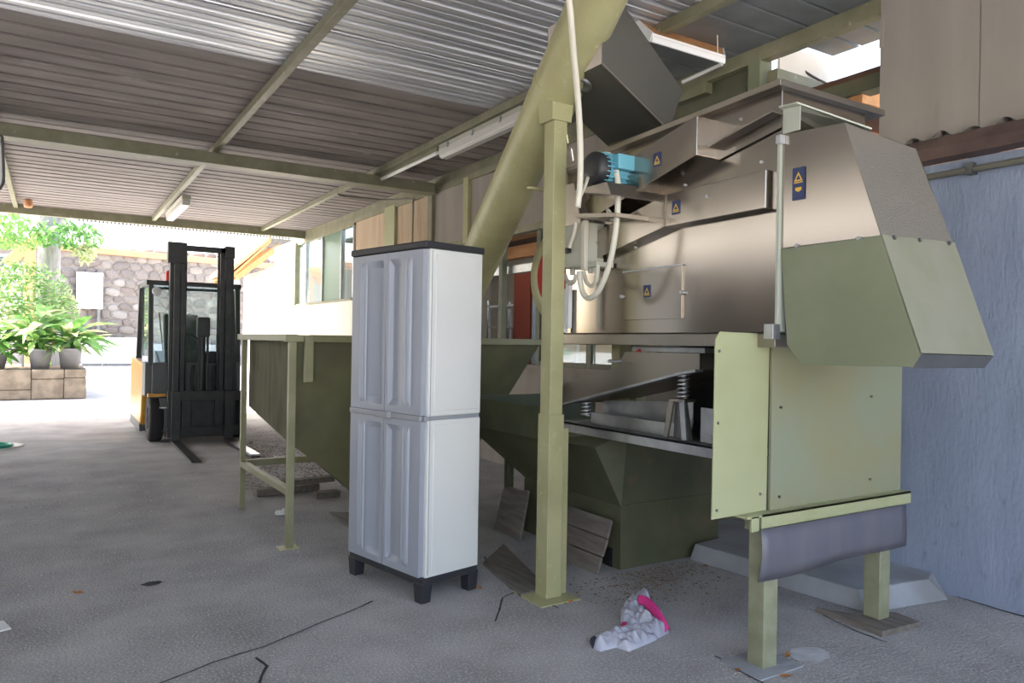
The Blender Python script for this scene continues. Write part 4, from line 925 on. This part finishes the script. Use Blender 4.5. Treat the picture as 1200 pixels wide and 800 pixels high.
l3 = thing('batten_lamp', (1.56, 12, 3.2), 'short closed lamp under the middle purlin near the eaves', 'lamp')
B(1.50, 1.62, 11.1, 12.8, 3.20, 3.26).build('housing', M['ctl'], l3, .006); B(1.505, 1.615, 11.12, 12.78, 3.12, 3.205).build('diffuser', M['diffuser'], l3, .02)
# open trough lamp hanging aslant
l4 = thing('trough_lamp', (3.4, 3.55, 3.2), 'slanting white trough lamp with timber back above the chute', 'lamp')
e0, e1 = Vector((2.86, 3.42, 3.30)), Vector((3.72, 3.36, 3.11)); dy = Vector((0, .26, .03))
e0, e1 = P(764, 44, Y=3.40), P(849, 70, Y=3.40); f0, f1 = P(735, 18, Y=3.75), P(846, 50, Y=3.75)
MB().plate([e0, e1, f1, f0], .012).build('timber_back', M['wood'], l4)
MB().beam(e0, e1, .014, .055).build('reflector_edge', M['white'], l4, .002)
MB().beam(e0, f0+(e0-f0)*.0, .014, .055).build('reflector_end', M['white'], l4, .002)
MB().beam(e1, f1, .014, .04).build('reflector_end', M['white'], l4, .002)
MB().tube([P(841, 62, Y=3.45), P(840, 30, Y=3.45), P(836, 8, Y=3.45), P(834, -4, Y=3.45)], .004, 6).build('suspension_cord', M['cable'], l4)
o = MB().tube([P(735, 15, Y=3.6), P(790, 38, Y=3.7), P(850, 62, Y=3.7), P(893, 72, Y=3.5), P(921, 62, Y=3.42), P(945, 85, Y=3.3), P(985, 106, Y=3.25)], .008, 8).build('roof_wire', M['dcable']); tag(o, 'dark sagging wire strung above the machine top', 'cable')
o = thing('fluorescent_tube', P(830, 78, X=WX-.05), 'slim bare blue white tube behind the grey chute', 'lamp')
MB().cyl(P(800, 96, X=WX-.10), P(846, 75, X=WX-.10), .014, n=12).build('glass_tube', M['white'], o)
mr = thing('hanging_panel', (-.52, 8.3, 2.6), 'pale rounded panel with dark rim hanging from the cross beam', 'panel')
v = []
pa_ = [(-.75, 2.62), (-.47, 2.62), (-.415, 2.66), (-.40, 2.75), (-.415, 3.05), (-.45, 3.13), (-.75, 3.13)]
MB().prism([(x, 8.30, z) for x, z in pa_], (0, .03, 0)).build('panel', M['white'], mr, .01)
MB().tube([(x+.006, 8.31, z) for x, z in pa_], .012, 8).build('rim', M['grey'], mr)
o = MB().lathe(P(33, 243, Y=13.4), (0, 0, 1), [(0, 0), (.05, 0), (.06, .03), (.055, .10), (.03, .13), (0, .13)], 16).build('lamp_socket', M['tile']); tag(o, 'small orange brown lamp socket under the eaves beam', 'lamp')

# ================================================================== THE YARD BEYOND
# planter with block front
pt = thing('planter', (-1.0, 18.5, 0), 'low travertine block planter by the yard', 'planter')
PW = .64
B(-6, PW-.06, 17.78, 21.5, -.02, .56).build('core', M['mortar'], pt)
random.seed(11)
x = PW
while x > -2.2:
    w_ = random.uniform(.22, .62); k_ = random.choice((random.uniform(.18, .28), random.uniform(.30, .43), .595)); d_ = random.uniform(-.02, .03)
    B(x-w_, x-.006, 17.66+d_, 17.86, 0, k_).build('block', M['block'], pt, .02)
    if k_ < .5: B(x-w_+.004, x-.008, 17.66-d_*.6, 17.86, k_+.006, .595).build('block', M['block'], pt, .02)
    x -= w_
for row, (z0, z1) in enumerate(((0, .29), (.30, .595))):
    y = 17.88
    while y < 21: 
        w_ = random.uniform(.4, .7); B(PW-.1, PW+random.uniform(-.01, .015), y, y+w_-.012, z0, z1).build('block', M['block'], pt, .015); y += w_
B(-6, PW-.1, 17.86, 21.5, .55, .585).build('soil', M['soil'], pt)
# leaves
def leaf_mesh(name, L, wd, mt, droop):
    n = 5; v = []
    for i in range(n+1):
        t = i/n; w_ = wd*math.sin(math.pi*min(1, t*.93+.05))*(1-.25*t); z = -droop*L*t*t+.12*L*t
        v += [(-w_, L*t, z+w_*.35), (0, L*t, z), (w_, L*t, z+w_*.35)]
    f = []
    for i in range(n):
        for k in (0, 1): f.append((3*i+k, 3*i+k+1, 3*i+k+4, 3*i+k+3))
    return MB().add(v, f, True).mesh(name, mt)
leaves = [leaf_mesh('leaf', .30+.06*i, .045+.008*i, M['leafs'][i % 4], .35+.1*(i % 3)) for i in range(6)]
def potted(px_, py_, yy, rtop, h_, label, nl, spread, hgt):
    q = P(px_, py_, Y=yy); q.z = .587
    t = thing('potted_plant', q, label, 'potted plant', None)
    MB().lathe(q, (0, 0, 1), [(0, 0), (rtop*.74, 0), (rtop*.98, h_*.9), (rtop*1.04, h_*.9), (rtop*1.04, h_), (rtop*.95, h_), (rtop*.93, h_*.93), (0, h_*.93)], 28).build('pot', M['pot'], t)
    for i in range(nl):
        a_ = random.uniform(0, 6.283); rr = random.uniform(0, spread); z = h_*.95+hgt*random.uniform(0, 1)*(1-.4*rr/spread)
        o = bpy.data.objects.new('leaf', leaves[random.randrange(6)]); C.objects.link(o); o.parent = t
        o.location = (rr*math.cos(a_)*.6, rr*math.sin(a_)*.6, z)
        o.rotation_euler = (random.uniform(-.3, .9), random.uniform(-.5, .5), a_-math.pi/2+random.uniform(-.6, .6)); s_ = random.uniform(.8, 1.5); o.scale = (s_,)*3
    m = MB()
    for i in range(8):
        a_ = random.uniform(0, 6.283); rr = spread*.5
        m.cyl(q+Vector((0, 0, h_*.9)), q+Vector((rr*math.cos(a_), rr*math.sin(a_), h_+hgt*.8)), .008, .004, 6)
    m.build('stems', M['leafs'][2], t)
    return t
potted(47, 431, 18.15, .215, .42, 'grey pot of tall broad-leaved greenery nearer the tree trunk', 110, .55, .80)
potted(82, 431, 18.2, .225, .44, 'grey pot of low bushy greenery at the planter corner', 90, .42, .45)
potted(-5, 431, 18.3, .20, .30, 'pot of dark green leaves at the far end of the planter', 80, .6, .5)
# bright shrubs behind the pots
def cloud(name, label, cat, cen, rad, n, mts, size, zmin=None):
    t = thing(name, (cen[0], cen[1], zmin if zmin is not None else cen[2]-rad[2]), label, cat)
    for k, mt in enumerate(mts):
        m = MB()
        for i in range(n//len(mts)):
            while True:
                d_ = Vector((random.uniform(-1, 1), random.uniform(-1, 1), random.uniform(-1, 1)))
                if .35 < d_.length < 1: break
            p = Vector((cen[0]+d_.x*rad[0], cen[1]+d_.y*rad[1], cen[2]+d_.z*rad[2]))
            a = Vector((random.gauss(0, 1), random.gauss(0, 1), random.gauss(0, .6))).normalized(); b = a.orthogonal().normalized()
            s_ = size*random.uniform(.6, 1.4)
            m.add([p-a*s_, p-b*s_*.35+a*.0, p+a*s_, p+b*s_*.35], [(0, 1, 2, 3)])
        o = m.build('foliage', mt, t); o['kind'] = 'stuff'
    return t
L_ = M['leafs']
q = P(28, 345, Y=19.6); t = cloud('shrub', 'bright yellow green leafy shrub growing behind the pots', 'shrub', q, (.95, .7, .75), 1500, [L_[3], L_[1], L_[0]], .075, .58)
MB().cyl((q.x, q.y, .56), (q.x, q.y, 1.6), .03, .015, 8).build('stem', M['bark'], t)
q = P(72, 362, Y=19.2); t = cloud('shrub', 'small light green shrub between the pots and the trunk', 'shrub', q, (.4, .4, .4), 500, [L_[3], L_[1]], .06, .58)
MB().cyl((q.x, q.y, .56), (q.x, q.y, 1.4), .02, .01, 8).build('stem', M['bark'], t)
# tree with pale trunk and drooping leaves
tr0 = P(57, 340, Y=20.4)
tr = thing('tree', (tr0.x, tr0.y, .55), 'tree with thick pale grey trunk rising from the planter', 'tree')
MB().lathe((tr0.x, tr0.y, .55), (0, 0, 1), [(.30, 0), (.255, .8), (.235, 2.0), (.225, 2.8), (.24, 3.4), (.20, 4.4), (.12, 5.5)], 24).build('trunk', M['bark'], tr)
for a, b in (((0, 0, 3.3), (1.3, -.6, 4.3)), ((0, 0, 3.6), (-1.4, -.5, 4.6)), ((0, 0, 3.8), (.4, 1.2, 5.2)), ((0, 0, 3.4), (-.5, -1.4, 4.4))):
    MB().cyl(tr0*0+Vector((tr0.x, tr0.y, .55))+Vector(a), Vector((tr0.x, tr0.y, .55))+Vector(b), .09, .03, 8).build('branch', M['bark'], tr)
for k, (c_, r_, n_) in enumerate((((tr0.x-2.6, tr0.y-1.0, 6.3), (3.6, 3.2, 1.5), 5200), (P(80, 276, Y=19.5), (.75, .7, .34), 360), (P(100, 296, Y=19.6), (.25, .3, .28), 110), (P(15, 272, Y=19.6), (.8, .7, .4), 420))):
    m = MB()
    for i in range(n_):
        while True:
            d_ = Vector((random.uniform(-1, 1), random.uniform(-1, 1), random.uniform(-1, 1)))
            if d_.length < 1: break
        p = Vector((c_[0]+d_.x*r_[0], c_[1]+d_.y*r_[1], c_[2]+d_.z*r_[2]))
        a = Vector((random.gauss(0, 1), random.gauss(0, 1), random.gauss(-.4, .8))).normalized(); b = a.orthogonal().normalized(); s_ = .09*random.uniform(.6, 1.4)
        m.add([p-a*s_, p-b*s_*.4, p+a*s_, p+b*s_*.4], [(0, 1, 2, 3)])
    o = m.build('foliage', L_[(1, 0, 3, 1)[k]], tr); o['kind'] = 'stuff'
# retaining wall of rough stones
WY = 37.6
wb_ = struct(B(-14, 26, WY+.12, WY+.6, 0, 5.0).build('wall_back', M['mortar']), 'rough stone retaining wall across the yard')
random.seed(5)
smesh = []
for k in range(6):
    import bmesh
    bm = bmesh.new(); bmesh.ops.create_icosphere(bm, subdivisions=2, radius=1)
    for v_ in bm.verts:
        s_ = 1+.22*noise.noise(v_.co*1.4+Vector((k*9, 0, 0))); v_.co = Vector((v_.co.x*s_, v_.co.y*.5, v_.co.z*s_))
        for ax in (0, 2): v_.co[ax] = max(-.86, min(.86, v_.co[ax]))
    me = bpy.data.meshes.new('stone'); bm.to_mesh(me); bm.free(); me.materials.append(M['stone'][k % 5]); smesh.append(me)
z = .95; cnt = 0
while z < 5.0:
    rh = random.uniform(.30, .46); x = P(55, 330, Y=WY).x-.4+random.uniform(0, .3)
    while x < 9.6:
        w_ = random.uniform(.32, .72)
        if cnt < 290:
            o = bpy.data.objects.new('stone', smesh[random.randrange(6)]); C.objects.link(o); o.parent = wb_
            o.location = (x+w_/2, WY+.12+random.uniform(-.03, .04), z+rh/2+random.uniform(-.05, .05)); o.scale = (w_*.56, .22, rh*.58); o.rotation_euler = (0, random.uniform(-.25, .25), 0); cnt += 1
        x += w_
    z += rh
cp = MB().prism([(-14, WY-.1, 5.28), (26, WY-.1, 4.35), (26, WY-.1, 4.62), (-14, WY-.1, 5.55)], (0, .9, 0))
cp.build('coping', M['tile'], wb_, .02)
kb = B(-14, 26, WY-.5, WY+.12, 0, .95).build('kerb_wall', M['bark'], wb_)
# sign board on the stone wall
s0, s1 = P(89, 361, Y=WY-.2), P(121, 320, Y=WY-.2)
sg = thing('notice_board', ((s0.x+s1.x)/2, WY-.2, s0.z), 'blank white notice board fixed to the stone wall', 'sign')
B(s0.x, s1.x, WY-.22, WY-.16, s0.z, s1.z).build('board', M['white'], sg, .01); B(s0.x+.15, s1.x-.15, WY-.225, WY-.219, s0.z+.14, s0.z+.20).build('text_line', M['plaster'], sg)
B((s0.x+s1.x)/2+.3, (s0.x+s1.x)/2+.42, WY-.17, WY-.08, s0.z-1.0, s0.z).build('bracket', M['steeldark'], sg)
# white barrier panels
for i, (a, b, lab) in enumerate(((96, 119, 'white hoarding panel standing behind the potted plants'), (120.5, 126, 'narrow white hoarding panel with grey posts before the stone wall'), (127, 165, 'wide white hoarding panel standing behind the forklift cab'))):
    x0, x1 = P(a, 410, Y=36.4).x, P(b, 410, Y=36.4).x
    t = thing('barrier_panel', ((x0+x1)/2, 36.4, 0), lab, 'barrier', 'white hoarding panels')
    B(x0, x1, 36.35, 36.40, .08, 1.22).build('panel', M['white'], t, .005); B(x0-.03, x0+.03, 36.33, 36.42, 0, 1.25).build('post', M['zincsteel'], t)
    B(x0, x1, 36.2, 36.35, 0, .10).build('foot', M['grey'], t)
# house with orange posts behind the trunk, far left
hs_ = thing('house', (-3.2, 33, 0), 'pale house with orange timber porch behind the pale tree trunk', 'house')
hx0, hx1 = P(-60, 300, Y=34).x, P(26, 300, Y=34).x
B(hx0, hx1, 34, 36.5, 0, 4.0).build('wall', M['pale'], hs_)
p0, p1 = P(28, 335, Y=30), P(40, 285, Y=30)
B(p0.x, p1.x+.05, 29.9, 30.3, 0, p1.z).build('porch_post', M['wood'], hs_, .02)
MB().beam(Vector((p0.x-.5, 30.1, p1.z-.75)), Vector((p1.x+.45, 30.1, p1.z+.55)), .35, .35).build('porch_brace', M['wood'], hs_, .02)
q0, q1 = P(0, 325, Y=33.9), P(9, 310, Y=33.9); w1 = B(q0.x-.2, q1.x, 33.93, 34.0, q0.z, q1.z+.4).build('window', M['white'], hs_); B(q0.x-.1, q1.x-.1, 33.90, 33.93, q0.z+.1, q1.z+.3).build('pane', M['glass'], w1)
B(hx0, hx1+.6, 33.2, 33.9, 2.4, 2.6).build('balcony', M['white'], hs_); 
# lean-to porch at the end of the long wall
ln = thing('lean_to_roof', (3.9, 17.5, 2.5), 'orange timber lean-to roof at the sunny end of the long wall', 'roof')
ra, rb = P(275, 322, Y=17), P(318, 284, Y=17)
MB().prism([ra, rb, rb+Vector((0, 0, .07)), ra+Vector((0, 0, .07))], (0, 2.6, 0)).build('roof_deck', M['wood'], ln, .005)
MB().prism([ra+Vector((-.05, 0, .07)), rb+Vector((0, 0, .07)), rb+Vector((0, 0, .16)), ra+Vector((-.05, 0, .16))], (0, 2.7, 0)).build('roof_tiles', M['tile'], ln, .005)
for k in range(4):
    MB().beam(ra+Vector((.04, .05+.8*k, -.06)), rb+Vector((.2, .05+.8*k, -.06)), .07, .12).build('rafter', M['wood'], ln, .004)
B(rb.x, rb.x+.6, 17.0, 19.5, rb.z-.02, rb.z+.10).build('ridge_board', M['oldwood'], ln)
# white pillar beyond
o = B(3.50, 3.58, 19.2, 19.28, 0, 2.6).build('downpipe', M['white'], None, .01); tag(o, 'slim white post standing at the sunny end of the wall', 'post')
o = MB().cyl((3.42, 21.2, 0), (3.42, 21.2, 1.6), .04, n=12).build('fence_post', M['oldwood'], None); tag(o, 'weathered thin post in the sunlight past the wall', 'post')
# wooded hill behind the wall
hm = MB(); n = 40; v = []
for i in range(n+1):
    for k in range(10):
        x = -40+110*i/n; y = 60+4*k; z = -2+(6.5+3.2*noise.noise(Vector((x*.06, 0, 1)))+1.2*noise.noise(Vector((x*.3, k, 2))))*math.sin(min(1.57, k*.25))
        v.append((x, y, z))
hm.add(v, [(i*10+k, (i+1)*10+k, (i+1)*10+k+1, i*10+k+1) for i in range(n) for k in range(9)], True)
struct(hm.build('floor_hill', M['hill']), 'hazy wooded hillside behind the stone wall')

# ================================================================== BACK ROOM THINGS
o = B(5.2, 5.25, 6.95, 7.9, .0, 2.05).build('blue_screen', M['screen']); tag(o, 'pale blue panel standing in the back room', 'panel')
o = B(5.2, 5.28, 7.96, 8.35, .0, 2.2).build('door_leaf', M['jacket']); tag(o, 'brick red door leaf in the room behind the machine', 'door')
o = crumple([Vector((6.3+.25*math.cos(t), 9.2+.25*math.sin(t), 0)) for t in [2*math.pi*i/10 for i in range(10)]], .5, 4, 'red_bag', 'jacket'); tag(o, 'slumped brick red bag on the back room floor', 'bag')
sh = thing('shelf_rack', (5.6, 9.0, 0), 'white slatted shelf rack in the back room', 'shelf')
for k in range(6): B(5.4, 5.8, 8.5, 9.4, .3+.3*k, .33+.3*k).build('shelf_board', M['white'], sh)
for x in (5.4, 5.76):
    for y in (8.5, 9.36): B(x, x+.04, y, y+.04, 0, 1.9).build('upright', M['zincsteel'], sh)
